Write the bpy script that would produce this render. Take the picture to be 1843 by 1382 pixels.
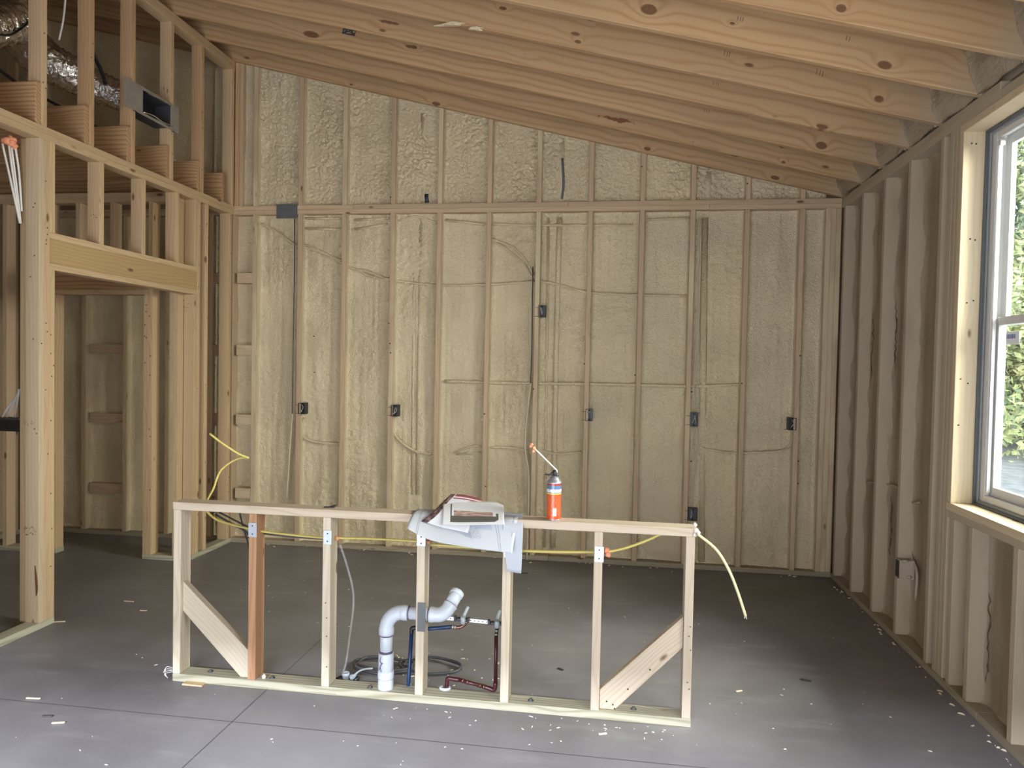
import bpy, bmesh, math, random
import numpy as np
from mathutils import Vector, Matrix

for o in list(bpy.data.objects): bpy.data.objects.remove(o)
scene = bpy.context.scene
COL = scene.collection
random.seed(7)

# ------------------------------------------------------------------ camera, world, light, exposure
F_PX, YAW, PITCH, ROLL, CAM_H = 1279.47, .14332, .02705, .01969, 1.58893
def camera_axes():
    cy, sy, cp, sp, c, s = (math.cos(YAW), math.sin(YAW), math.cos(PITCH), math.sin(PITCH), math.cos(ROLL), math.sin(ROLL))
    right0 = Vector((cy, sy, 0)); f0 = Vector((-sy, cy, 0)); up0 = Vector((0, 0, 1))
    fwd = f0 * cp - up0 * sp; up1 = f0 * sp + up0 * cp
    return right0 * c + up1 * s, up1 * c - right0 * s, fwd
R_AX, U_AX, F_AX = camera_axes()
CAM_O = Vector((0, 0, CAM_H))
cam_d = bpy.data.cameras.new('camera'); cam = bpy.data.objects.new('camera', cam_d); COL.objects.link(cam)
cam_d.sensor_width = 36; cam_d.lens = F_PX / 1843 * 36; cam_d.clip_start = .05; cam_d.clip_end = 300
m = Matrix.Identity(4)
for i in range(3):
    m[i][0], m[i][1], m[i][2], m[i][3] = R_AX[i], U_AX[i], -F_AX[i], CAM_O[i]
cam.matrix_world = m
scene.camera = cam

world = bpy.data.worlds.new('sky'); scene.world = world; world.use_nodes = True
bgn = world.node_tree.nodes['Background']
bgn.inputs[0].default_value = (.80, .90, 1.0, 1); bgn.inputs[1].default_value = 4.6

def area_light(name, loc, aim, sx, sy, power, color):
    d = bpy.data.lights.new(name, 'AREA'); d.shape = 'RECTANGLE'; d.size = sx; d.size_y = sy
    d.energy = power; d.color = color
    o = bpy.data.objects.new(name, d); COL.objects.link(o); o.location = loc
    o.rotation_euler = (Vector(aim) - Vector(loc)).to_track_quat('-Z', 'Y').to_euler()
    return o
PI = math.pi
# daylight entering through the glazed openings of the room (the skylight pair is added outside, aimed in)
area_light('daylight_patio_door', (-1.55, -1.56, 1.10), (-1.9, 5, 2.6), 2.7, 2.0, 76, (.93, .96, 1.0))
area_light('skylight_patio_door', (-.9, -9.6, 5.95), (-.6, 1.6, 0), 6.5, 1.6, 18500, (.76, .83, 1.0))
area_light('daylight_side_window', (1.80, 1.35, 1.85), (-2, 1.6, 1.6), 1.5, 1.75, 58, (1.0, .96, .88))
area_light('skylight_window', (3.5, 2.95, 2.7), (-.5, 3.25, .7), 1.5, 1.5, 640, (1.0, .95, .86))

vs = scene.view_settings
vs.view_transform = 'Standard'; vs.look = 'None'; vs.gamma = 1; vs.use_curve_mapping = False
vs.exposure = -0.2

# ------------------------------------------------------------------ measured layout (metres)
XL, XR, YB = -3.270, 1.681, 5.737          # room faces of left wall, right wall, back wall
ZP = 2.904                                  # top of the wall plates
S16 = .4064; S0 = -3.0754                   # stud spacing and first stud of the back wall
PY, PX0, PX1 = 3.189, -2.121, .368          # half wall front face and ends
T = .038                                    # lumber thickness
XH = -5.30                                  # far wall of the hall
PITCHR = .2468
def rb(x): return ZP + (XR - x) * PITCHR    # underside of the rafters

def pix(u, v):
    a = (u - 921.5) / F_PX; b = (v - 691) / F_PX
    return R_AX * a - U_AX * b + F_AX
def on(axis, val, u, v):
    d = pix(u, v); i = 'xyz'.index(axis); t = (val - CAM_O[i]) / d[i]
    return CAM_O + d * t
def on_y(y, u, v): return on('y', y, u, v)
def on_x(x, u, v): return on('x', x, u, v)
def on_z(z, u, v): return on('z', z, u, v)

# ------------------------------------------------------------------ material helpers
class NX:
    """little wrapper so that shader maths can be written as expressions"""
    def __init__(s, nt, sock): s.nt, s.k = nt, sock
    def _m(s, op, *a, clamp=False):
        n = s.nt.nodes.new('ShaderNodeMath'); n.operation = op; n.use_clamp = clamp
        for i, x in enumerate(a):
            if isinstance(x, NX): s.nt.links.new(x.k, n.inputs[i])
            else: n.inputs[i].default_value = x
        return NX(s.nt, n.outputs[0])
    def __add__(s, o): return s._m('ADD', s, o)
    __radd__ = __add__
    def __sub__(s, o): return s._m('SUBTRACT', s, o)
    def __rsub__(s, o): return s._m('SUBTRACT', o, s)
    def __mul__(s, o): return s._m('MULTIPLY', s, o)
    __rmul__ = __mul__
    def __truediv__(s, o): return s._m('DIVIDE', s, o)
    def __lt__(s, o): return s._m('LESS_THAN', s, o)
    def __gt__(s, o): return s._m('GREATER_THAN', s, o)
    def sin(s): return s._m('SINE', s)
    def abs(s): return s._m('ABSOLUTE', s)
    def sqrt(s): return s._m('SQRT', s)
    def frac(s): return s._m('FRACT', s)
    def floor(s): return s._m('FLOOR', s)
    def max(s, o): return s._m('MAXIMUM', s, o)
    def min(s, o): return s._m('MINIMUM', s, o)
    def clamp(s): return s._m('ADD', s, 0., clamp=True)
    def ramp(s, a, b, lo=0., hi=1.):
        n = s.nt.nodes.new('ShaderNodeMapRange'); n.interpolation_type = 'SMOOTHSTEP'
        s.nt.links.new(s.k, n.inputs[0])
        for i, x in enumerate((a, b, lo, hi)): n.inputs[i + 1].default_value = x
        return NX(s.nt, n.outputs[0])

class Mat:
    def __init__(s, name):
        s.m = bpy.data.materials.new(name); s.m.use_nodes = True; s.nt = s.m.node_tree
        s.b = s.nt.nodes['Principled BSDF']
    def node(s, t): return s.nt.nodes.new(t)
    def link(s, a, b): s.nt.links.new(a.k if isinstance(a, NX) else a, b)
    def coord(s, kind='Object'):
        n = s.node('ShaderNodeTexCoord'); return n.outputs[kind]
    def xyz(s, vec):
        n = s.node('ShaderNodeSeparateXYZ'); s.link(vec, n.inputs[0]); return [NX(s.nt, n.outputs[i]) for i in range(3)]
    def vec(s, x, y, z):
        n = s.node('ShaderNodeCombineXYZ')
        for i, a in enumerate((x, y, z)):
            if isinstance(a, NX): s.link(a, n.inputs[i])
            else: n.inputs[i].default_value = a
        return n.outputs[0]
    def rnd(s):
        n = s.node('ShaderNodeObjectInfo'); return NX(s.nt, n.outputs['Random'])
    def noise(s, vec, scale=5, detail=2, rough=.5, dist=0.):
        n = s.node('ShaderNodeTexNoise'); s.link(vec, n.inputs['Vector'])
        n.inputs['Scale'].default_value = scale; n.inputs['Detail'].default_value = detail
        n.inputs['Roughness'].default_value = rough; n.inputs['Distortion'].default_value = dist
        return NX(s.nt, n.outputs['Fac'])
    def voronoi(s, vec, scale=5, feature='F1'):
        n = s.node('ShaderNodeTexVoronoi'); n.feature = feature; s.link(vec, n.inputs['Vector']); n.inputs['Scale'].default_value = scale
        return n
    def mix(s, fac, a, b):
        n = s.node('ShaderNodeMix'); n.data_type = 'RGBA'
        if isinstance(fac, NX): s.link(fac, n.inputs[0])
        else: n.inputs[0].default_value = fac
        for i, x in ((6, a), (7, b)):
            if isinstance(x, (tuple, list)): n.inputs[i].default_value = (*x, 1) if len(x) == 3 else x
            else: s.link(x, n.inputs[i])
        return n.outputs[2]
    def color(s, c):
        if isinstance(c, (tuple, list)): s.b.inputs['Base Color'].default_value = (*c, 1)
        else: s.link(c, s.b.inputs['Base Color'])
    def set(s, **k):
        for a, v in k.items():
            key = {'rough': 'Roughness', 'metal': 'Metallic', 'spec': 'Specular IOR Level', 'trans': 'Transmission Weight', 'alpha': 'Alpha', 'sub': 'Subsurface Weight', 'coat': 'Coat Weight'}[a]
            if isinstance(v, NX): s.link(v, s.b.inputs[key])
            else: s.b.inputs[key].default_value = v
        return s
    def bump(s, h, strength=.3, dist=.01):
        n = s.node('ShaderNodeBump'); n.inputs['Strength'].default_value = strength; n.inputs['Distance'].default_value = dist
        s.link(h, n.inputs['Height']); s.link(n.outputs[0], s.b.inputs['Normal'])

def plain(name, col, rough=.5, metal=0., spec=.5, var=.0, scale=30, bump=0.):
    M = Mat(name); M.set(rough=rough, metal=metal, spec=spec)
    if var or bump:
        n = M.noise(M.coord(), scale, 3)
        d = tuple(c * (1 - var) for c in col); l = tuple(min(1, c * (1 + var)) for c in col)
        M.color(M.mix(n, d, l))
        if bump: M.bump(n, bump, .01)
    else: M.color(col)
    return M.m

FOAM = (.65, .535, .335)
def wood(name, light, dark, contrast=.5, knot=.6, knots=(), spray=0., spray_c=None, spray_x=None, ring=300, stains=(), rough=.62):
    """sawn lumber: local X is the length of the board, Y its thickness, Z its width"""
    M = Mat(name); X, Y, Z = M.xyz(M.coord()); r = M.rnd()
    o1 = r * 61.7
    warp = M.noise(M.vec(X * .8 + o1, Y * 5 + r * 13, Z * 5), 1.0, 2)
    warp2 = M.noise(M.vec(X * 2.5 + o1, Y * 9, Z * 9 + r * 7), 1.0, 1)
    vn = M.voronoi(M.vec(X * 3.2 + o1 * 3, Y * 8 + r * 31, Z * 8 + r * 17), 1.0)
    vd = NX(M.nt, vn.outputs['Distance']); cs = M.xyz(vn.outputs['Color'])[0]
    here = cs > (1 - knot)
    kd = vd + (1 - here) * 2.
    kwarp = (.5 - kd).max(0.) * 5.0
    kmask = kd.ramp(.055, .12, 1., 0.)
    for (kx, kz, rx, rz) in knots:
        rx, rz = rx * 1.3, rz * 1.3
        ex = (X - kx) / rx; ez = (Z - kz) / rz
        d = (ex * ex + ez * ez).sqrt()
        kwarp = kwarp + (4. - d).max(0.) * (4. - d).max(0.) * .55
        kmask = kmask.max((d + warp2 * .5 - .25).ramp(.75, 1.05, 1., 0.))
    phase = Z * ring + Y * ring * .6 + warp * (ring * .13) + warp2 * 4.0 + kwarp * (1 + ring * .004)
    rings = (phase.sin() * .5 + .5)
    fine = M.noise(M.vec(X * 2.0 + o1, Y * 170, Z * 170), 1.0, 2, .6)
    g = (rings * rings * rings * contrast + fine * .45 * contrast + (1 - contrast) * .15).clamp()
    tint = M.mix(r, tuple(c * .86 for c in light), tuple(min(1, c * 1.08) for c in light))
    col = M.mix(g, tint, dark)
    blot = M.noise(M.vec(X * 1.3 + o1, Y * 6, Z * 6), 1.0, 3)
    col = M.mix(blot.ramp(.45, .75, 0., .35), col, tuple(c * .72 for c in light))
    for (sx, sz, rx, rz, sc) in stains:
        ex = (X - sx) / rx; ez = (Z - sz) / rz
        d = (ex * ex + ez * ez).sqrt() + (M.noise(M.vec(X * 22, Y * 22, Z * 30), 1.0, 3) - .5) * 2.2
        col = M.mix(d.ramp(.5, .8, .85, 0.), col, sc)
    col = M.mix(kmask * .85, col, (.12, .052, .022))
    if spray:
        sp = M.noise(M.vec(X * 1.6 + o1 * 2, Y * 7, Z * 7), 1.0, 3)
        col = M.mix(sp.ramp(.62 - spray * .5, .75 - spray * .3, .08, .92), col, spray_c or tuple(c * .92 for c in FOAM))
    if spray_x is not None:
        g2 = M.node('ShaderNodeNewGeometry'); px, py_, pz_ = M.xyz(g2.outputs['Position'])
        sp = px + (M.noise(M.vec(px * 4, py_ * 5, pz_ * 5), 1.0, 3) - .5) * .55
        col = M.mix(sp.ramp(spray_x, spray_x + .3, 0., .75), col, (.40, .305, .205))
    M.color(col); M.set(rough=rough, spec=.3); M.bump(fine * .5 + rings * .3, .12, .002)
    return M.m

def foam_mat(name, col, gloss=.36):
    M = Mat(name); c = M.coord(); X, Y, Z = M.xyz(c)
    big = M.noise(c, 2.2, 3); r = M.rnd()
    streak = M.noise(M.vec(X * 26, Y * 26, Z * 1.2), 1.0, 2)
    f = M.noise(c, 110, 2, .6); f2 = M.noise(c, 42, 2, .55, 1.6)
    col1 = M.mix(big.ramp(.3, .7), tuple(x * .88 for x in col), tuple(min(1, x * 1.08) for x in col))
    col2 = M.mix(streak.ramp(.45, .75, 0, .35), col1, tuple(x * .86 for x in col))
    col3 = M.mix(r * .35, col2, tuple(min(1, x * y) for x, y in zip(col, (.97, .99, 1.12))))
    M.color(col3); M.set(rough=gloss, spec=.5); M.bump(f * .3 + f2, .75 if gloss < .5 else .3, .016)
    return M.m

MAT = {}
MAT['foam'] = foam_mat('spray_foam', FOAM)
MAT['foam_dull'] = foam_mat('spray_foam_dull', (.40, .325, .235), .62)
MAT['foam_brown'] = foam_mat('spray_foam_brown', (.36, .285, .195), .7)
MAT['foam_shaded'] = foam_mat('spray_foam_recess_shaded', (.29, .225, .15), .65)  # overspray brown, with the shade of the recessed bays put into the colour
MAT['stud'] = wood('stud_pine', (.56, .415, .265), (.44, .295, .175), .45, .7)
MAT['stud_foamy'] = wood('stud_oversprayed', (.54, .40, .26), (.43, .285, .175), .45, spray=.35)
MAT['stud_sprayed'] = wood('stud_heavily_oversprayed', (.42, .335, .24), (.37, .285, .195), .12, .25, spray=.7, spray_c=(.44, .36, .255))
MAT['white_pine'] = wood('white_pine', (.66, .585, .45), (.53, .43, .30), .5, .45)
MAT['spruce'] = wood('spruce', (.60, .435, .255), (.45, .295, .155), .5)
MAT['fir'] = wood('reddish_fir', (.54, .355, .20), (.40, .22, .105), .6)
MAT['red'] = wood('red_fir', (.50, .29, .165), (.35, .17, .08), .6)
MAT['warm_pale'] = wood('warm_pale_spruce', (.62, .49, .33), (.48, .34, .20), .5)
MAT['pale'] = wood('pale_spruce', (.60, .51, .39), (.47, .36, .25), .5)
MAT['dusty_plate'] = wood('dusty_treated', (.36, .305, .215), (.26, .21, .14), .5)
MAT['rafter'] = wood('rafter_pine', (.50, .33, .175), (.35, .19, .085), .5, .45, ring=130, spray_x=1.40)
MAT['header'] = wood('header_pine', (.50, .345, .17), (.38, .23, .09), .5)
MAT['joist'] = wood('joist_pine', (.50, .32, .17), (.34, .18, .08), .8, ring=240)
MAT['treated'] = wood('treated_pine', (.47, .44, .33), (.29, .27, .17), .75, .4, ring=330)
MAT['jamb'] = wood('window_jamb_pine', (.64, .52, .35), (.52, .39, .23), .35, .5)
MAT['osb'] = plain('sheathing', (.30, .22, .14), .8, var=.3, scale=40)
MAT['white_pvc'] = plain('white_pvc', (.58, .63, .69), .3)
MAT['primer'] = plain('purple_primer', (.12, .08, .16), .5)
MAT['blue_pex'] = plain('blue_pex', (.010, .037, .105), .35)
MAT['red_pex'] = plain('red_pex', (.06, .011, .013), .35)
MAT['copper'] = plain('copper_ring', (.24, .14, .10), .35, .9)
MAT['copper_dark'] = plain('pitch_brown', (.16, .065, .03), .4)
MAT['brass'] = plain('grey_brass', (.42, .40, .36), .35, .8)
MAT['black'] = plain('black_plastic', (.014, .014, .016), .4)
MAT['rubber'] = plain('dark_grey_tubing', (.05, .05, .055), .5)
MAT['galv'] = plain('galvanised_steel', (.46, .50, .55), .38, .75, var=.15, scale=60)
MAT['galv_dull'] = plain('dull_grey_steel', (.13, .135, .14), .55, .3, var=.2, scale=20)
MAT['strip'] = plain('bright_perforated_steel', (.75, .78, .80), .35, .5)
MAT['yellow'] = plain('yellow_cable', (.54, .45, .12), .45)
MAT['pale_yellow'] = plain('pale_cable', (.72, .66, .36), .45)
MAT['white_cable'] = plain('white_cable', (.72, .70, .66), .45)
MAT['cream_cable'] = plain('dusty_cable', (.52, .46, .33), .6)
MAT['dark_cable'] = plain('dark_cable', (.03, .032, .035), .5)
MAT['orange'] = plain('orange_fire_foam', (.80, .32, .18), .6, var=.25, scale=60, bump=.6)
MAT['grey_pvc'] = plain('grey_conduit', (.38, .42, .45), .45)
MAT['vinyl'] = plain('white_vinyl', (.62, .61, .59), .35)
MAT['gap_shade'] = plain('shaded_window_gap', (.09, .10, .105), .5)
MAT['gap_strip'] = plain('grey_flashing', (.25, .26, .26), .5)
MAT['boot'] = plain('dusty_sheet_metal', (.33, .30, .26), .5, .4, var=.2, scale=25)
MAT['crumb'] = plain('foam_crumbs', (.66, .62, .52), .7)
MAT['scrap'] = plain('wood_splinters', (.62, .52, .38), .7)
MAT['dark_scrap'] = plain('dark_debris', (.05, .045, .04), .7)
MAT['gap'] = plain('shadowed_foam_edge', (.10, .07, .045), .8)
MAT['bark'] = plain('bark', (.10, .075, .055), .9, var=.4, scale=12)
MAT['nail'] = plain('nail_heads', (.035, .03, .028), .5)
MAT['ink'] = plain('black_ink', (.03, .028, .026), .8)
def clear_tube():
    M = Mat('clear_tubing'); M.color((.75, .78, .82)); M.set(rough=.25, alpha=.14); return M.m
MAT['clear'] = clear_tube()
def concrete():
    M = Mat('concrete_slab'); c = M.coord(); X, Y, Z = M.xyz(c)
    a = M.noise(c, .9, 4, .55); b = M.noise(M.vec(X * 1.2, Y * 4, Z), 2.0, 4, .6); f = M.noise(c, 120, 2)
    col = M.mix(a.ramp(.3, .7), (.135, .126, .126), (.215, .205, .209))
    col = M.mix(b.ramp(.5, .8, 0, .4), col, (.30, .285, .285))
    col = M.mix(f.ramp(.55, .8, 0, .25), col, (.32, .31, .3))
    M.color(col); M.set(rough=(a * .25 + .38), spec=.45); M.bump(f * .4 + b, .08, .01)
    return M.m
MAT['concrete'] = concrete()
def foil():
    M = Mat('duct_foil'); c = M.coord()
    v = M.voronoi(c, 26); n = M.noise(c, 40, 3, .6, 1.2)
    M.color((.80, .78, .74)); M.set(rough=.2, metal=1.)
    M.bump(NX(M.nt, v.outputs['Distance']) * .6 + n * .5, .6, .03)
    return M.m
MAT['foil'] = foil()
def glass():
    M = Mat('window_glass'); nt = M.nt
    tr = M.node('ShaderNodeBsdfTransparent'); gl = M.node('ShaderNodeBsdfGlossy'); gl.inputs['Roughness'].default_value = .02
    tr.inputs[0].default_value = (.93, .97, .96, 1)
    mx = M.node('ShaderNodeMixShader'); lw = M.node('ShaderNodeLayerWeight'); lw.inputs[0].default_value = .5
    fc = NX(nt, lw.outputs['Facing']); k_ = fc * fc * fc * .25 + .03
    M.link(k_, mx.inputs[0]); M.link(tr.outputs[0], mx.inputs[1]); M.link(gl.outputs[0], mx.inputs[2])
    M.link(mx.outputs[0], nt.nodes['Material Output'].inputs[0]); return M.m
MAT['glass'] = glass()
def leaves(name, a, b):
    M = Mat(name); c = M.coord(); n = M.noise(c, 1.3, 3); r = M.noise(c, 9, 1)
    M.color(M.mix((n * .6 + r * .4).ramp(.35, .65), a, b)); M.set(rough=.6); return M.m
MAT['leaf_green'] = leaves('leaves_green', (.20, .31, .16), (.40, .48, .26))
MAT['leaf_yellow'] = leaves('leaves_yellow', (.34, .40, .15), (.60, .56, .26))
MAT['leaf_dark'] = leaves('leaves_dark', (.14, .25, .17), (.30, .40, .28))
MAT['ground'] = plain('mulch_ground', (.24, .23, .23), .9, var=.7, scale=5)

# ------------------------------------------------------------------ object helpers
def tag(o, label=None, cat=None, group=None, kind=None):
    if label: o['label'] = label
    if cat: o['category'] = cat
    if group: o['group'] = group
    if kind: o['kind'] = kind
    return o
def empty(name, loc=(0, 0, 0)):
    o = bpy.data.objects.new(name, None); COL.objects.link(o); o.location = loc; o.empty_display_size = .1
    return o
def link(name, me, parent=None, mat=None, mw=None):
    o = bpy.data.objects.new(name, me); COL.objects.link(o)
    if mat is not None:
        mt = MAT[mat] if isinstance(mat, str) else mat
        if not me.materials: me.materials.append(mt)
        elif me.materials[0] is not mt:
            o.material_slots[0].link = 'OBJECT'; o.material_slots[0].material = mt
    mw = mw if mw is not None else Matrix.Identity(4)
    if parent is not None:
        o.parent = parent
        pm = PM.get(parent.name, Matrix.Translation(parent.location) if parent.type == 'EMPTY' else Matrix.Identity(4))
        o.matrix_parent_inverse = Matrix.Identity(4)
        o.matrix_basis = pm.inverted() @ mw
    else: o.matrix_basis = mw
    PM[o.name] = mw
    return o
PM = {}
BOXC = {}
def box_mesh(L, Tk, H, bev=.0018):
    k = (round(L, 4), round(Tk, 4), round(H, 4), bev)
    if k in BOXC: return BOXC[k]
    bm = bmesh.new(); bmesh.ops.create_cube(bm, size=1)
    for v in bm.verts: v.co = Vector((v.co.x * L, v.co.y * Tk, v.co.z * H))
    if bev: bmesh.ops.bevel(bm, geom=bm.edges[:], offset=min(bev, .3 * min(L, Tk, H)), segments=1, affect='EDGES')
    me = bpy.data.meshes.new('lumber'); bm.to_mesh(me); bm.free(); BOXC[k] = me
    return me
LM = {}
def lumber(name, parent, mw, L, Tk, H, mat, bev=.0018):
    """board whose local X is its length; each (size, material) pair shares one mesh"""
    k = (round(L, 4), round(Tk, 4), round(H, 4), bev, mat if isinstance(mat, str) else mat.name)
    if k not in LM:
        me = box_mesh(L, Tk, H, bev).copy(); me.materials.append(MAT[mat] if isinstance(mat, str) else mat); LM[k] = me
    return link(name, LM[k], parent, mat, mw)
def board(name, parent, xr, yr, zr, mat, bev=.0018):
    """axis-aligned board; the longest side becomes local X, the thinnest local Y"""
    d = [xr[1] - xr[0], yr[1] - yr[0], zr[1] - zr[0]]
    c = Vector(((xr[0] + xr[1]) / 2, (yr[0] + yr[1]) / 2, (zr[0] + zr[1]) / 2))
    order = sorted(range(3), key=lambda i: -d[i])
    ax = [Vector((1, 0, 0)), Vector((0, 1, 0)), Vector((0, 0, 1))]
    ex, ez, ey = ax[order[0]], ax[order[1]], ax[order[2]]
    if ex.cross(ey).dot(ez) < 0: ey = -ey
    mw = Matrix(((ex.x, ey.x, ez.x, c.x), (ex.y, ey.y, ez.y, c.y), (ex.z, ey.z, ez.z, c.z), (0, 0, 0, 1)))
    return lumber(name, parent, mw, d[order[0]], d[order[2]], d[order[1]], mat, bev)
def frame_matrix(p0, p1, ey):
    """centre matrix for a board from p0 to p1 with thickness direction ey"""
    p0, p1 = Vector(p0), Vector(p1); ex = (p1 - p0).normalized(); ey = Vector(ey); ey = (ey - ex * ey.dot(ex)).normalized()
    ez = ex.cross(ey); c = (p0 + p1) / 2
    return Matrix(((ex.x, ey.x, ez.x, c.x), (ex.y, ey.y, ez.y, c.y), (ex.z, ey.z, ez.z, c.z), (0, 0, 0, 1)))
def mesh_obj(name, verts, faces, mat, parent=None, smooth=False, uv=None):
    me = bpy.data.meshes.new(name); me.from_pydata([tuple(v) for v in verts], [], faces)
    if smooth: me.polygons.foreach_set('use_smooth', [True] * len(me.polygons))
    if uv is not None:
        ul = me.uv_layers.new(name='UVMap')
        for p in me.polygons:
            for li in p.loop_indices: ul.data[li].uv = uv[me.loops[li].vertex_index]
    me.update()
    return link(name, me, parent, mat)
def boxes_mesh(name, boxes, mat, parent=None):
    vs_, fs = [], []
    for (x0, x1, y0, y1, z0, z1) in boxes:
        b = len(vs_)
        vs_ += [(x, y, z) for x in (x0, x1) for y in (y0, y1) for z in (z0, z1)]
        fs += [tuple(b + i for i in f) for f in ((0, 1, 3, 2), (4, 6, 7, 5), (0, 4, 5, 1), (2, 3, 7, 6), (0, 2, 6, 4), (1, 5, 7, 3))]
    return mesh_obj(name, vs_, fs, mat, parent)
def smooth_path(pts, n=6):
    pts = [Vector(p) for p in pts]
    if len(pts) < 3: return pts
    out = []
    P = [pts[0] * 2 - pts[1]] + pts + [pts[-1] * 2 - pts[-2]]
    for i in range(1, len(P) - 2):
        a, b, c, d = P[i - 1:i + 3]
        for k in range(n):
            t = k / n
            out.append(.5 * (2 * b + (c - a) * t + (2 * a - 5 * b + 4 * c - d) * t * t + (3 * b - a - 3 * c + d) * t ** 3))
    out.append(pts[-1]); return out
def tube(name, pts, r, mat, parent=None, seg=8, n=6, flat=1., cap=True, wob=None):
    """swept tube through pts; r a number or a list per point of the smoothed path; flat squashes it"""
    P = smooth_path(pts, n) if n else [Vector(p) for p in pts]
    verts, faces = [], []
    up = None
    for i, p in enumerate(P):
        t = (P[min(i + 1, len(P) - 1)] - P[max(i - 1, 0)])
        t = t.normalized() if t.length > 1e-9 else Vector((0, 0, 1))
        if up is None:
            up = Vector((0, 1, 0)) if abs(t.y) < .9 else Vector((0, 0, 1))
        a = (up - t * up.dot(t)).normalized(); b = t.cross(a); up = a
        rr = r(i / (len(P) - 1)) if callable(r) else r
        for k in range(seg):
            th = 2 * PI * k / seg; w = wob(i, k) if wob else 1.
            verts.append(p + (a * math.cos(th) * flat + b * math.sin(th)) * rr * w)
    for i in range(len(P) - 1):
        for k in range(seg):
            k2 = (k + 1) % seg
            faces.append((i * seg + k, i * seg + k2, (i + 1) * seg + k2, (i + 1) * seg + k))
    if cap:
        faces.append(tuple(range(seg - 1, -1, -1))); b0 = (len(P) - 1) * seg; faces.append(tuple(b0 + k for k in range(seg)))
    return mesh_obj(name, verts, faces, mat, parent, smooth=True)
def lathe(name, prof, mat, parent=None, base=(0, 0, 0), axis=(0, 0, 1), seg=24):
    """prof = [(radius, height)...] turned about axis through base"""
    ax = Vector(axis).normalized(); a = ax.orthogonal().normalized(); b = ax.cross(a); base = Vector(base)
    verts, faces = [], []
    for (r, h) in prof:
        for k in range(seg):
            th = 2 * PI * k / seg; verts.append(base + ax * h + (a * math.cos(th) + b * math.sin(th)) * r)
    for i in range(len(prof) - 1):
        for k in range(seg):
            k2 = (k + 1) % seg; faces.append((i * seg + k, i * seg + k2, (i + 1) * seg + k2, (i + 1) * seg + k))
    faces.append(tuple(range(seg - 1, -1, -1))); b0 = (len(prof) - 1) * seg; faces.append(tuple(b0 + k for k in range(seg)))
    o = mesh_obj(name, verts, faces, mat, parent, smooth=True)
    return o
def blob(name, c, r, mat, parent=None, seed=0, sq=(1, 1, 1), sub=2, amp=.35):
    bm = bmesh.new(); bmesh.ops.create_icosphere(bm, subdivisions=sub, radius=1)
    rg = random.Random(seed); ph = [rg.uniform(0, 6) for _ in range(6)]
    for v in bm.verts:
        x, y, z = v.co; k = 1 + amp * (math.sin(3.1 * x + ph[0]) * math.sin(2.7 * y + ph[1]) + .6 * math.sin(5.3 * z + ph[2]) * math.sin(4.1 * x + ph[3]))
        v.co = Vector((c[0] + x * r * k * sq[0], c[1] + y * r * k * sq[1], c[2] + z * r * k * sq[2]))
    me = bpy.data.meshes.new(name); bm.to_mesh(me); bm.free()
    me.polygons.foreach_set('use_smooth', [True] * len(me.polygons))
    return link(name, me, parent, mat)

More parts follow.
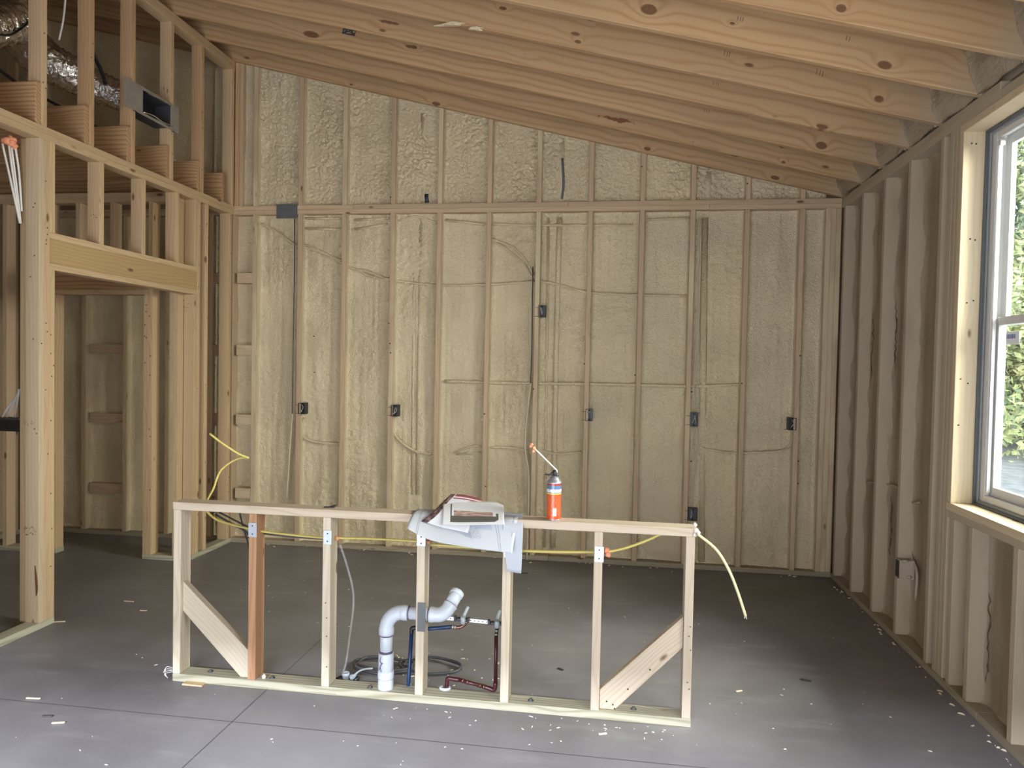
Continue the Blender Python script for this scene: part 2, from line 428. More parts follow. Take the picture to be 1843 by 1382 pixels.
# value noise for the foam relief
RNG = np.random.RandomState(11); TAB = RNG.rand(512, 512)
def vn(S, Tt, cs, ct, seed):
    a = S / cs + seed * 17.31; b = Tt / ct + seed * 9.77
    i = np.floor(a).astype(int); j = np.floor(b).astype(int); fa = a - i; fb = b - j
    fa = fa * fa * (3 - 2 * fa); fb = fb * fb * (3 - 2 * fb); I, J, I2, J2 = i % 512, j % 512, (i + 1) % 512, (j + 1) % 512
    return (TAB[I, J] * (1 - fa) + TAB[I2, J] * fa) * (1 - fb) + (TAB[I, J2] * (1 - fa) + TAB[I2, J2] * fa) * fb
def foam_panel(parent, place, s0, s1, t0, t1, rec=.05, seed=0, wrinkle=1., streak=1., mat='foam', step=.014, flip=False, name='foam_panel', edge=.012, coat=.010, cell=1.):
    """sprayed foam filling one stud bay; t1 may be a function of s (sloping top). place(s, t, depth) -> point"""
    ns = max(4, int((s1 - s0) / step)); top = t1 if callable(t1) else (lambda s: t1)
    tm = max(top(s0), top(s1)); nt_ = max(4, int((tm - t0) / (step * 1.15)))
    s = np.concatenate([[s0 + .0006, s0 + .0012, s0 + .004], np.linspace(s0 + .008, s1 - .008, ns - 1), [s1 - .004, s1 - .0012, s1 - .0006]]); ns = len(s) - 1; u = np.linspace(0, 1, nt_ + 1)
    S, U = np.meshgrid(s, u, indexing='ij')
    TT = np.array([top(x) for x in s])[:, None]; Tm = t0 + U * (TT - t0)
    e = np.minimum(S - s0, s1 - S); et = np.minimum(Tm - t0, TT - Tm)
    d = rec + (vn(S, Tm, .16, .3, seed) - .5) * .022
    fill = np.exp(-e / .011) * edge * (.4 + 1.2 * vn(S, Tm, .5, .11, seed + 3)) + np.exp(-et / .014) * edge * (.3 + vn(S, Tm, .09, .4, seed + 4))
    d = d - fill
    wx = S + .03 * vn(S, Tm, .07, .07, seed + 5); wt = Tm + .03 * vn(S, Tm, .07, .07, seed + 6)
    mask = np.clip((vn(S, Tm, .2, .45, seed + 8) - .25) * 2.2, .55, 1)
    rip = np.abs(vn(wx, wt, .024 * cell, .019 * cell, seed + 1) - .5) * 2
    rip2 = np.abs(vn(wx, wt, .055 * cell, .04 * cell, seed + 2) - .5) * 2
    d = d - wrinkle * mask * (.013 * (1 - rip) ** 2 + .009 * (1 - rip2))
    d = d - streak * .007 * np.abs(vn(S, Tm, .045, .9, seed + 7) - .5) * 2
    if coat is not None:
        d[0, :] = coat; d[-1, :] = coat; d[1, :] = coat + (d[2, :] - coat) * .5; d[-2, :] = coat + (d[-3, :] - coat) * .5
    verts = [place(a, b, c) for a, b, c in zip(S.ravel(), Tm.ravel(), d.ravel())]
    w = nt_ + 1; faces = []
    for i in range(ns):
        for j in range(nt_):
            q = (i * w + j, (i + 1) * w + j, (i + 1) * w + j + 1, i * w + j + 1)
            faces.append(q[::-1] if flip else q)
    return mesh_obj(name, verts, faces, mat, parent, smooth=True)

# ================================================================== SETTING
floor = boxes_mesh('floor', [(XH - .2, XR + .16, -1.72, YB + .16, -.12, 0)], 'concrete')
tag(floor, 'dusty dark grey concrete slab floor across the whole room', kind='structure')
def joint(a, b, w=.004):
    a, b = Vector(a), Vector(b); d = (b - a).normalized(); n = Vector((-d.y, d.x, 0)) * w / 2; z = Vector((0, 0, .0012))
    mesh_obj('control_joint', [a - n + z, a + n + z, b + n + z, b - n + z], [(0, 3, 2, 1)], 'dark_scrap' if w < .0035 else 'nail', floor)
j0 = on_z(0, 420, 1297)
joint((j0.x, j0.y + 1.2, 0), (j0.x, 0., 0), .003); joint((XL + .1, j0.y - .01, 0), (XR - .1, j0.y - .01, 0), .003)

# ---------------------------------------------------------------- back wall
XB0 = XH - .1
wall_back = mesh_obj('wall_back', [(XB0, YB + .145, 0), (XR + .14, YB + .145, 0), (XR + .14, YB + .145, rb(XR + .14) + .2), (XB0, YB + .145, rb(XB0) + .2),
                                   (XB0, YB + .165, 0), (XR + .14, YB + .165, 0), (XR + .14, YB + .165, rb(XR + .14) + .2), (XB0, YB + .165, rb(XB0) + .2)],
                     [(0, 1, 2, 3), (4, 7, 6, 5), (0, 4, 5, 1), (3, 2, 6, 7), (0, 3, 7, 4), (1, 5, 6, 2)], 'osb')
tag(wall_back, 'gable wall of open studs filled with cream spray foam', kind='structure')
def pb(s, t, d): return (s, YB + d, t)
studs = [S0 + k * S16 for k in range(-6, 12)]
corr = {0: -.003, 2: -.016, 3: .0, 4: -.008, 7: .01, 8: .011, 9: -.006}
sx = []
for k in range(-6, 12):
    sx.append(S0 + k * S16 + corr.get(k, 0))
rg = random.Random(3)
edges = [(x - T / 2, x + T / 2) for x in sx] + [(XR - .115, XR)]
for i, (a, b) in enumerate(edges):
    if i == len(edges) - 1:
        for q in range(3): board('stud', wall_back, (XR - .115 + q * .0385, XR - .077 + q * .0385 - .0005), (YB + .002 * q, YB + .14), (.038, ZP - .076), 'stud_foamy')
        continue
    board('stud', wall_back, (a, b), (YB, YB + .14), (.038, ZP - .076), 'stud' if i % 3 else 'stud_foamy')
    top = rb(b) + .05
    if top > ZP + .03 and i != 5: board('stud', wall_back, (a, b), (YB, YB + .14), (ZP, top), 'stud' if i % 2 else 'stud_foamy')
# studs crowding the corner with the left wall
board('stud', wall_back, (XL + .002, XL + .040), (YB, YB + .14), (ZP, rb(XL + .04) + .05), 'fir')
board('stud', wall_back, (XL + .042, XL + .075), (YB + .004, YB + .14), (ZP, rb(XL + .08) + .05), 'stud')
for z0, z1 in ((ZP - .076, ZP - .0385), (ZP - .038, ZP)):
    x = XB0
    for nx in ((-2.2, -.4, XR) if z0 > ZP - .05 else (-3.0, .7, XR)):
        board('top_plate', wall_back, (x, nx - .0015), (YB, YB + .14), (z0, z1), 'stud'); x = nx
x = XB0
for nx in (-3.4, -.5, XR): board('bottom_plate', wall_back, (x, nx - .002), (YB - .002, YB + .14), (.0, .038), 'dusty_plate'); x = nx
for i in range(len(edges) - 1):
    a, b = edges[i][1], edges[i + 1][0]
    if i + 1 == len(edges) - 1: b = XR - .115
    kk = i - 6
    dull = a < XL - .1
    if kk == -1: pass
    foam_panel(wall_back, pb, a, b, .038, ZP - .076, rec=.074 + .02 * rg.random(), seed=i * 3 + 1, wrinkle=.55 + .7 * rg.random(), streak=1.4, step=.02 if dull else .0115)
    t1 = lambda s: rb(s) + .03
    if t1(b) > ZP + .03 and (not dull):
        a2 = a if kk != -1 else XL + .075
        foam_panel(wall_back, pb, a2, b, ZP, t1, rec=.066 + .02 * rg.random(), seed=i * 3 + 101, wrinkle=1.7, streak=.7, step=.0075, cell=.75)
    elif dull:
        foam_panel(wall_back, pb, a, b if i != 4 else XL, ZP, t1, rec=.05, seed=i * 3 + 101, wrinkle=1., streak=.7, step=.02)
# blocking
def blocks(x0, x1, zs, mat, y=YB):
    for z in zs: board('block', wall_back, (x0, x1), (y, y + .1), (z - .044, z + .044), mat)
blocks(XL + .03, S0 - T / 2, (2.29, 1.67, 1.07, .43), 'stud_foamy', YB + .004)
blocks(S0 - S16 + T / 2, XL - .002, (2.29, 1.67, 1.07, .43), 'stud', YB + .012)
blocks(S0 - 4 * S16 + T / 2 + .02, S0 - 3 * S16 - T / 2 - .02, (1.66, 1.04, .41), 'stud', YB + .03)
board('stud', wall_back, (XL - .04, XL - .002), (YB, YB + .14), (.038, ZP - .076), 'stud')
# foam-coated cables and pipes that stand out of the foam
def ridge(pts, r=.011, y=YB + .052, mat='foam', flat=1., name='foam_ridge', seg=8):
    return tube(name, [on_y(y, u, v) for u, v in pts], r * 1.2, mat, wall_back, seg, 5, flat)
ridge([(800, 686), (870, 688), (960, 690), (1060, 691), (1150, 693), (1240, 695), (1330, 692)])
ridge([(470, 402), (500, 418), (531, 440), (560, 448), (617, 470)], .007); ridge([(548, 440), (590, 458), (628, 481), (660, 488), (697, 503)], .008)
ridge([(690, 500), (715, 505), (785, 513), (880, 512), (965, 507), (1000, 511), (1052, 525), (1100, 529), (1150, 531), (1235, 533)], .008)
ridge([(640, 484), (665, 496), (700, 505), (790, 514)], .006)
ridge([(548, 393), (618, 393)], .009); ridge([(548, 411), (612, 413)], .009); ridge([(638, 396), (700, 393)], .009); ridge([(638, 413), (697, 403)], .008)
ridge([(718, 397), (750, 390), (787, 402)], .008); ridge([(802, 396), (872, 404)], .009); ridge([(884, 403), (965, 405), (1140, 405)], .008); ridge([(1158, 396), (1240, 392)], .008)
ridge([(884, 430), (925, 446), (948, 472), (962, 500)], .008); ridge([(884, 432), (915, 450), (945, 478), (960, 505)], .006, YB + .055)
ridge([(548, 752), (542, 775), (552, 790), (580, 797), (614, 799)], .010, YB + .052)
ridge([(708, 752), (708, 775), (722, 795), (748, 812), (778, 817)], .010, YB + .052)
ridge([(820, 813), (850, 803), (866, 803)], .007); ridge([(822, 817), (866, 815)], .006)
ridge([(884, 805), (920, 806), (950, 812)], .009); ridge([(975, 812), (1010, 817), (1046, 813)], .009)
ridge([(1246, 800), (1270, 808), (1320, 815), (1345, 815), (1400, 812), (1420, 803), (1427, 778)], .008)
for pts, r in (([(761, 205), (763, 365)], .016), ([(758, 392), (752, 890)], .016), ([(746, 392), (742, 890)], .010),
               ([(1012, 250), (1010, 360)], .02), ([(1007, 392), (1000, 690), (995, 985)], .018), ([(987, 392), (980, 985)], .009),
               ([(1268, 392), (1262, 1010)], .024), ([(1275, 310), (1274, 356)], .024), ([(768, 200), (772, 365)], .010)):
    ridge(pts, r, YB + .070, flat=.8, seg=10)
ridge([(1012, 285), (1014, 330), (1011, 358)], .009, YB + .055, 'galv_dull', name='pipe_patch')
ridge([(768, 350), (769, 365)], .018, YB + .065, 'dark_cable', name='dark_patch')
nails = [(565, 605), (566, 670), (700, 582), (702, 618), (703, 635), (1052, 655), (1143, 675), (1245, 705), (1244, 830), (1440, 640), (1437, 830), (1436, 870), (872, 745), (874, 875), (960, 700), (1335, 690), (1155, 300), (1345, 330), (703, 355)]
for u, v in nails:
    p = on_y(YB - .001, u, v)
    lathe('nail_head', [(.006, 0), (.006, .002)], 'nail', wall_back, p, (0, -1, 0), 8)

# ---------------------------------------------------------------- ceiling: rafters and deck
ceiling = mesh_obj('ceiling', [(XB0, -1.75, rb(XB0) + .25), (XR + .5, -1.75, rb(XR + .5) + .25), (XR + .5, YB + .2, rb(XR + .5) + .25), (XB0, YB + .2, rb(XB0) + .25),
                               (XB0, -1.75, rb(XB0) + .29), (XR + .5, -1.75, rb(XR + .5) + .29), (XR + .5, YB + .2, rb(XR + .5) + .29), (XB0, YB + .2, rb(XB0) + .29)],
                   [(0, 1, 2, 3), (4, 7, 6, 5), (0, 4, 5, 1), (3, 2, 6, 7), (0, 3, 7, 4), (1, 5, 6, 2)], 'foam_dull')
tag(ceiling, 'sloping ceiling of bare pine rafters under the roof deck', kind='structure')
RA = Vector((XH, 0, rb(XH))); RB_ = Vector((XR + .35, 0, rb(XR + .35))); RL = (RB_ - RA).length; RH = .236
SLD = (RB_ - RA).normalized(); SLN = Vector((-SLD.z, 0, SLD.x))
def rafter_local(k, u, v):
    """pixel on the near face of rafter k -> (x, z) in the board's own axes"""
    y = 5.700 - S16 * k; p = on_y(y, u, v); c = (RA + RB_) / 2 + SLN * RH / 2
    q = p - Vector((c.x, 0, c.z)); q.y = 0
    return q.dot(SLD), q.dot(SLN)
def K(k, u, v, rx, rz): a, b = rafter_local(k, u, v); return (a, b, rx, rz)
special = {
    6: dict(knots=[K(6, 1514, 15, .018, .014)]),
    5: dict(knots=[K(5, 1168, 17, .034, .022), K(5, 1592, 117, .030, .017), K(5, 1766, 98, .042, .034), K(5, 1318, 42, .012, .006)]),
    4: dict(knots=[K(4, 1582, 178, .022, .016), K(4, 1040, 75, .016, .008), K(4, 905, 15, .018, .008)]),
    3: dict(knots=[K(3, 1480, 228, .03, .012)], stains=[(*rafter_local(3, 700, 40), .10, .012, (.14, .06, .03))]),
    2: dict(knots=[K(2, 1478, 262, .03, .022), K(2, 560, 62, .05, .018), K(2, 745, 85, .02, .01)]),
    1: dict(knots=[K(1, 1300, 283, .02, .012), K(1, 1410, 292, .012, .008)], stains=[(*rafter_local(1, 1110, 215), .17, .022, (.17, .05, .02))]),
    0: dict(knots=[K(0, 785, 187, .03, .012), K(0, 1165, 268, .022, .012), K(0, 1395, 320, .03, .014), K(0, 632, 152, .012, .007)]),
}
for k in range(22):
    y = 5.700 - S16 * k
    if y < -1.6: break
    mt = 'rafter'
    if k in special:
        MAT['rafter%d' % k] = wood('rafter_pine_knotty_%d' % k, (.50, .33, .175), (.35, .19, .085), .5, .35, ring=130, spray_x=1.40, **special[k]); mt = 'rafter%d' % k
    c = (RA + RB_) / 2 + SLN * RH / 2 + Vector((0, y + T / 2, 0))
    ey = Vector((0, 1, 0)); mw = Matrix(((SLD.x, 0, SLN.x, c.x), (0, 1, 0, c.y), (SLD.z, 0, SLN.z, c.z), (0, 0, 0, 1)))
    o = lumber('rafter', ceiling, mw, RL, T, RH, mt, .003)
    # foam stuffed over the wall plate between this rafter and the next
    y0, y1 = y - S16 + T, y
    if k < 8:
        def pf(s, t, d): return (XR - .07 + .07 * (1 - t) ** 1.6 + d - .02, s, ZP - .002 + t * .27)
        foam_panel(ceiling, pf, y0, y1, 0, .98, rec=.02, seed=400 + k, wrinkle=.6, step=.02, mat='foam_brown', name='foam_fill', edge=.01)
board('blocking', ceiling, (XR + .03, XR + .068), (-1.6, YB), (ZP - .002, ZP + .16), 'stud_sprayed')
for i_, (k_, u_, v_, sx_) in enumerate(((4, 818, 44, .10), (4, 860, 52, .05), (3, 812, 2, .05))):
    p_ = on_y(5.700 - S16 * k_ + .01, u_, v_); blob('foam_smear', p_, .018, 'foam', ceiling, 60 + i_, (sx_ / .018, 1.1, .5), 3)
# carpenter's marks and grade stamps on the rafters
def marks(k, pts, w=.0022, h=.022):
    y = 5.700 - S16 * k - .0006
    for u, v in pts:
        p = on_y(y, u, v); lumber('pencil_mark', ceiling, Matrix.Translation(p) @ Matrix.Rotation(.2, 4, 'Y'), w, .0012, h, 'ink', 0)
marks(5, [(1328, 33), (1333, 34), (1337, 35), (1524, 68), (1529, 70)]); marks(4, [(1304, 95), (1309, 97), (1313, 98), (1470, 128), (1476, 131), (1481, 133)], h=.03)
marks(3, [(1284, 150), (1289, 151), (1293, 152)], h=.02); marks(2, [(1268, 199), (1272, 200), (1276, 201)], h=.02)
marks(1, [(1243, 255), (1247, 256)], h=.016); marks(0, [(1240, 282), (1244, 283), (1350, 305)], h=.016)
def stamp(k, u, v, seed):
    y = 5.700 - S16 * k - .0008; r_ = random.Random(seed); c = on_y(y, u, v)
    o = lumber('grade_stamp', ceiling, frame_matrix(c - SLD * .045, c + SLD * .045, (0, 1, 0)), .09, .0012, .034, 'ink', .0003)
    for i in range(14):
        p = c + SLD * r_.uniform(-.036, .036) + SLN * r_.uniform(-.011, .011) + Vector((0, -.001, 0))
        lumber('stamp_letter', ceiling, frame_matrix(p - SLD * .004, p + SLD * .004, (0, 1, .0)) @ Matrix.Rotation(r_.uniform(-1, 1), 4, 'Y'), .009, .0012, .0022, 'spruce', 0)
stamp(2, 1170, 165, 1); stamp(3, 628, 58, 2)

# ---------------------------------------------------------------- right wall
WY0, WY1, WZ0, WZ1 = 2.93, 3.82, .941, 2.782        # visible window opening
VY0, VY1, VZ0, VZ1 = .55, 2.15, .941, 2.782         # second window, beside the camera
x0, x1 = XR + .125, XR + .16
wall_right = boxes_mesh('wall_right', [(x0, x1, -1.72, VY0, 0, 3.1), (x0, x1, VY1, WY0, 0, 3.1), (x0, x1, WY1, YB + .165, 0, 3.1),
                                       (x0, x1, VY0, VY1, 0, VZ0), (x0, x1, VY0, VY1, VZ1, 3.1), (x0, x1, WY0, WY1, 0, WZ0), (x0, x1, WY0, WY1, WZ1, 3.1)], 'osb')
tag(wall_right, 'window wall of studs dulled by foam overspray', kind='structure')
def pr(s, t, d): return (XR + d, s, t)
def rstud(y0, y1, z0, z1, mat='stud_sprayed', name='stud'): board(name, wall_right, (XR, XR + .14), (y0, y1), (z0, z1), mat)
ys = [5.66, 5.26, 4.85, 4.46]
rstud(5.655, 5.693, .038, ZP - .076)
for y in ys[1:]: rstud(y, y + T, .038, ZP - .076)
rstud(4.04, 4.04 + T, .038, ZP - .076)
for q in range(3): rstud(WY1 + T + q * .0385, WY1 + T + q * .0385 + T, .038, ZP - .076, name='king_stud')
yb = -1.6
for ny in (1.1, 3.5, YB):
    board('bottom_plate', wall_right, (XR - .003, XR + .14), (yb, ny - .002), (0, .038), 'dusty_plate')
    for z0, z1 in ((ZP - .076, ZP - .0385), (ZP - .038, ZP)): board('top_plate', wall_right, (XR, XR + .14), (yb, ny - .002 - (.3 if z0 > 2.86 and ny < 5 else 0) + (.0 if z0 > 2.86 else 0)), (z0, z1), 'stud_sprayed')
    yb = ny
seq = [5.655, 5.298 - .0, 4.888, 4.498, 4.078]
bays = [(5.298, 5.655), (4.888, 5.26), (4.498, 4.85), (4.078, 4.46), (WY1 + T + .1155, 4.04)]
for i, (a, b) in enumerate(bays):
    foam_panel(wall_right, pr, a, b, .038, ZP - .076, rec=.098, seed=200 + i, wrinkle=.15, streak=1.2, flip=False, mat='foam_shaded', edge=.02, coat=None)
# header over and cripples under the window
board('header', wall_right, (XR, XR + .09), (WY0 - .2, WY1 + T), (WZ1 + T, ZP - .076), 'stud_sprayed')
board('rough_sill', wall_right, (XR, XR + .14), (WY0 - .04, WY1 + T), (WZ0 - T - .038, WZ0 - T), 'stud_sprayed')
cr = [3.78, 3.60, 3.215, 2.93 - .04]
for y in cr: rstud(y, y + T, .038, WZ0 - T - .038, name='cripple_stud')
for i, (a, b) in enumerate(((3.638, 3.78), (3.253, 3.60), (2.928, 3.215))):
    foam_panel(wall_right, pr, a, b, .038, WZ0 - T - .038, rec=.098, seed=230 + i, wrinkle=.15, streak=1.2, mat='foam_shaded', edge=.02, coat=None)
foam_panel(wall_right, pr, VY1, WY0 - .04, .038, ZP - .076, rec=.04, seed=240, step=.04, mat='foam_dull')
foam_panel(wall_right, pr, -1.6, VY0, .038, ZP - .076, rec=.04, seed=241, step=.05, mat='foam_dull')
foam_panel(wall_right, pr, VY0, VY1, .038, VZ0 - .04, rec=.04, seed=242, step=.05, mat='foam_dull')
# cracks between foam and studs: dark tubes with the shade in their colour
def crack(pts, r=.006):
    r = r * .8
    P = smooth_path([on_x(XR + .075, u, v) for u, v in pts], 10); r_ = random.Random(int(pts[0][0]))
    P = [p + Vector((r_.uniform(-.006, .006), r_.uniform(-.004, .004), 0)) for p in P]
    k = [r_.uniform(.3, 1.2) for _ in range(60)]
    tube('foam_gap', P, lambda t: r * k[int(t * 50)] * (1 - (2 * t - 1) ** 6), 'gap', wall_right, 6, 0, .6)
crack([(1572, 560), (1570, 620), (1566, 700)], .005); crack([(1613, 540), (1612, 610), (1610, 668)], .006); crack([(1568, 395), (1576, 384)], .005)
crack([(1605, 890), (1603, 960), (1600, 1000)], .006); crack([(1783, 985), (1783, 1050)], .006); crack([(1781, 1065), (1779, 1150), (1775, 1230)], .005); crack([(1655, 800), (1653, 960)], .004)
crack([(1561, 940), (1558, 1050)], .004)
tube('foam_ridge', [on_x(XR + .07, u, v) for u, v in ((1636, 910), (1636, 965), (1640, 1000), (1650, 1030), (1648, 1080))], .008, 'foam_dull', wall_right, 8, 5)
tube('foam_ridge', [on_x(XR + .07, u, v) for u, v in ((1560, 868), (1580, 869), (1618, 878), (1640, 903), (1655, 904))], .007, 'foam_dull', wall_right, 8, 5)

# ---------------------------------------------------------------- the visible window
window = empty('window_1', (XR + .1, (WY0 + WY1) / 2, WZ0)); tag(window, 'white double-hung window with pine jamb boards on the right', kind='structure')
XJ = 1.783
board('jamb_board', window, (XR - .004, XJ), (WY1, WY1 + T), (WZ0 - .0, WZ1), 'jamb')
board('jamb_board', window, (XR - .004, XJ), (WY0 - T, WY0), (WZ0, WZ1), 'jamb')
board('head_board', window, (XR - .004, XJ), (WY0 - T, WY1 + T), (WZ1, WZ1 + T), 'jamb')
board('sill_board', window, (XR - .008, XJ + .02), (WY0 - T, WY1 + T), (WZ0 - T, WZ0), 'jamb')
XF = 1.80
def ring_frame(name, parent, xr, y0, y1, z0, z1, w, mat, wb=None, wt=None):
    wb = w if wb is None else wb; wt = w if wt is None else wt
    board(name, parent, xr, (y0, y0 + w), (z0, z1), mat); board(name, parent, xr, (y1 - w, y1), (z0, z1), mat)
    board(name, parent, xr, (y0 + w, y1 - w), (z0, z0 + wb), mat); board(name, parent, xr, (y0 + w, y1 - w), (z1 - wt, z1), mat)
fy0, fy1, fz0, fz1 = WY0 + .012, WY1 - .012, WZ0 + .010, WZ1 - .012
ring_frame('gap_strip', window, (1.775, 1.90), WY0 + .001, WY1 - .001, WZ0 + .001, WZ1 - .001, .010, 'gap_shade')  # dark strips colour in the shade of the open gap round the frame
ring_frame('flashing', window, (1.788, 1.796), WY0 + .002, WY1 - .002, WZ0 + .002, WZ1 - .002, .022, 'gap_strip')
ring_frame('frame', window, (XF, XF + .022), fy0, fy1, fz0, fz1, .050, 'vinyl', .045, .045)
ring_frame('frame', window, (XF + .022, XF + .085), fy0, fy1, fz0, fz1, .028, 'vinyl')
zm = 1.845
ls = [(XF + .026, XF + .050), (XF + .054, XF + .078)]
sash1 = empty('lower_sash', (XF + .03, (fy0 + fy1) / 2, fz0)); sash1.parent = window; sash1.matrix_basis = Matrix.Translation(Vector(sash1.location) - Vector(window.location)); PM[sash1.name] = Matrix.Translation((XF + .03, (fy0 + fy1) / 2, fz0))
sash2 = empty('upper_sash', (XF + .06, (fy0 + fy1) / 2, zm)); sash2.parent = window; sash2.matrix_basis = Matrix.Translation(Vector(sash2.location) - Vector(window.location)); PM[sash2.name] = Matrix.Translation((XF + .06, (fy0 + fy1) / 2, zm))
ring_frame('sash_rail', sash1, ls[0], fy0 + .03, fy1 - .03, fz0 + .03, zm + .02, .045, 'vinyl', .06, .04)
ring_frame('sash_rail', sash2, ls[1], fy0 + .03, fy1 - .03, zm - .02, fz1 - .03, .045, 'vinyl', .04, .045)
boxes_mesh('pane', [(ls[0][0] + .01, ls[0][0] + .014, fy0 + .07, fy1 - .07, fz0 + .085, zm - .015)], 'glass', sash1)
boxes_mesh('pane', [(ls[1][0] + .01, ls[1][0] + .014, fy0 + .07, fy1 - .07, zm + .015, fz1 - .07)], 'glass', sash2)
for yy in (fy1 - .052, fy1 - .062): board('track', window, (XF + .004, XF + .02), (yy - .002, yy + .001), (fz0 + .06, fz1 - .05), 'vinyl', .0004)
board('latch', window, (XF - .002, XF + .02), (fy1 - .085, fy1 - .055), (fz1 - .085, fz1 - .06), 'vinyl')
def sticker_mat():
    M = Mat('sticker_print'); u, v, w = M.xyz(M.coord('UV'))
    txt = ((v - .62).abs() < .17) * ((u * 9).frac() > .28) * (u > .06) * (u < .74)
    M.color(M.mix(txt, (.85, .87, .9), (.05, .12, .4))); M.set(rough=.5); return M.m
MAT['sticker'] = sticker_mat()
sp_ = on_x(ls[0][0] + .008, 1822, 608); sy, sz = sp_.y, sp_.z
mesh_obj('sticker', [(ls[0][0] + .008, sy + .055, sz - .03), (ls[0][0] + .008, sy - .055, sz - .03), (ls[0][0] + .008, sy - .055, sz + .03), (ls[0][0] + .008, sy + .055, sz + .03)], [(3, 2, 1, 0)], 'sticker', sash1, uv=[(0, 0), (1, 0), (1, 1), (0, 1)])
for u, v in ((1749, 258), (1757, 259), (1746, 430), (1755, 432), (1740, 545), (1752, 541), (1729, 682), (1742, 690), (1725, 765)):
    p = on_y(WY1 - .0008, u, v); lathe('nail_head', [(.004, 0), (.004, .0015)], 'nail', window, p, (0, -1, 0), 7)
# second window beside the camera (daylight source)
w2 = empty('window_2', (XR + .1, (VY0 + VY1) / 2, VZ0)); tag(w2, 'white window beside the camera position', kind='structure')
ring_frame('jamb_board', w2, (XR - .004, XJ), VY0 - T, VY1 + T, VZ0 - T, VZ1 + T, T, 'jamb')
ring_frame('frame', w2, (XF + .03, XF + .09), VY0, VY1, VZ0, VZ1, .06, 'vinyl')

# ---------------------------------------------------------------- left wall
wall_left = empty('wall_left', (XL - .045, 4.5, 0)); tag(wall_left, 'open stud partition with a framed doorway and attic opening above', kind='structure')
X2 = XL - .089
def lb(name, y0, y1, z0, z1, mat='spruce', xr=None): return board(name, wall_left, xr or (X2, XL), (y0, y1), (z0, z1), mat)
Z0 = .038
# near jamb: studs, king and jack
lb('king_stud', 3.650, 3.6875, Z0, ZP - .076, 'warm_pale'); lb('king_stud', 3.6885, 3.726, Z0, ZP - .076, 'spruce')
lb('jack_stud', 3.727, 3.765, Z0, 2.09, 'spruce'); lb('cripple_stud', 3.727, 3.765, 2.308, ZP - .076, 'spruce')
lb('stud', 3.655, 3.693, Z0, ZP - .076, 'spruce', (X2 - .04, X2 - .001))
# header
lb('header_plate', 3.727, 5.204, 2.09, 2.128, 'spruce'); lb('header', 3.727, 5.204, 2.128, 2.27, 'header', (XL - .045, XL - .004)); lb('header', 3.727, 5.204, 2.128, 2.27, 'header', (X2, XL - .047)); lb('header_plate', 3.727, 5.204, 2.27, 2.308, 'spruce')
for y in (4.13, 4.54, 4.925): lb('cripple_stud', y, y + T, 2.308, ZP - .076, 'spruce')
# far jamb
lb('jack_stud', 5.166, 5.204, Z0, 2.09, 'spruce'); lb('king_stud', 5.205, 5.243, Z0, ZP - .076, 'spruce'); lb('cripple_stud', 5.166, 5.204, 2.308, ZP - .076, 'spruce')
lb('stud', 5.315, 5.353, Z0, ZP - .076, 'spruce'); lb('stud', 5.665, 5.703, Z0, ZP - .076, 'spruce')
for y in (3.24, 2.83, 2.42, 2.0, 1.6, 1.2, .8, .4, 0, -.4, -.8, -1.2): lb('stud', y, y + T, Z0, ZP - .076)
lb('bottom_plate', -1.6, 3.766, 0, Z0, 'treated'); lb('bottom_plate', 5.165, 5.735, 0, Z0, 'treated')
for z0, z1, c in ((ZP - .076, ZP - .0385, 4.4), (ZP - .038, ZP, 3.3)):
    lb('top_plate', -1.6, c - .002, z0, z1); lb('top_plate', c, YB - .001, z0, z1)
# upper wall
UP = [3.666, 4.041, 4.426, 4.849, 5.241, 5.69]
for i, y in enumerate(UP):
    lb('stud', y, y + T, ZP, 4.126 - .076, ('spruce', 'fir', 'fir', 'spruce', 'fir', 'spruce')[i])
lb('stud', 5.650, 5.688, ZP, 4.05, 'white_pine', (X2, XL - .012)) if False else None
for y in (3.26, 2.85, 2.44, 2.03, 1.6): lb('stud', y, y + T, ZP, 4.05)
lb('top_plate', -1.6, 5.34, 4.05, 4.088); lb('top_plate', 5.342, YB - .001, 4.05, 4.088); lb('top_plate', -1.6, 4.9, 4.088, 4.126); lb('top_plate', 4.902, YB - .001, 4.088, 4.126)
for u, v in ((63, 366), (60, 373), (62, 460), (55, 498), (60, 610), (75, 618), (62, 772), (66, 780)):
    p = on_y(3.65 - .0005, u, v); lathe('nail_head', [(.004, 0), (.004, .0015)], 'nail', wall_left, p, (0, -1, 0), 7)
tube('pitch_streak', [on_y(3.6497, u, v) for u, v in ((63, 1018), (65, 1040), (66, 1060), (65, 1072))], lambda t: .0005 + .009 * math.sin(PI * min(1, t * .8 + .1)), 'copper_dark', wall_left, 8, 4, .1)
wall_closet = empty('wall_closet', (-4.3, 5.145, 0)); tag(wall_closet, 'dim stud partition with a closet doorway beyond the left opening', kind='structure')
r_n = random.Random(77)
for y_, z0_, z1_, n_ in ((3.707, .2, 2.7, 9), (3.745, .2, 2.0, 8), (5.224, .2, 2.7, 8), (5.334, .2, 2.7, 12), (5.684, .3, 2.7, 7), (3.685, 3.0, 3.9, 4), (4.06, 3.0, 3.9, 4), (4.868, 3.0, 3.9, 3), (5.26, 3.0, 3.9, 5)):
    for q in range(n_):
        lathe('nail_head', [(.0042, 0), (.0042, .0012)], 'nail', wall_left, (XL - .0002, y_ + r_n.uniform(-.012, .012), r_n.uniform(z0_, z1_)), (1, 0, 0), 7)
for x_ in (-3.60, -3.64, -4.44, -4.48):
    for q in range(6): lathe('nail_head', [(.005, 0), (.005, .0012)], 'nail', wall_closet, (x_ + r_n.uniform(-.01, .01), 5.0998, r_n.uniform(.2, 2.0)), (0, -1, 0), 7)
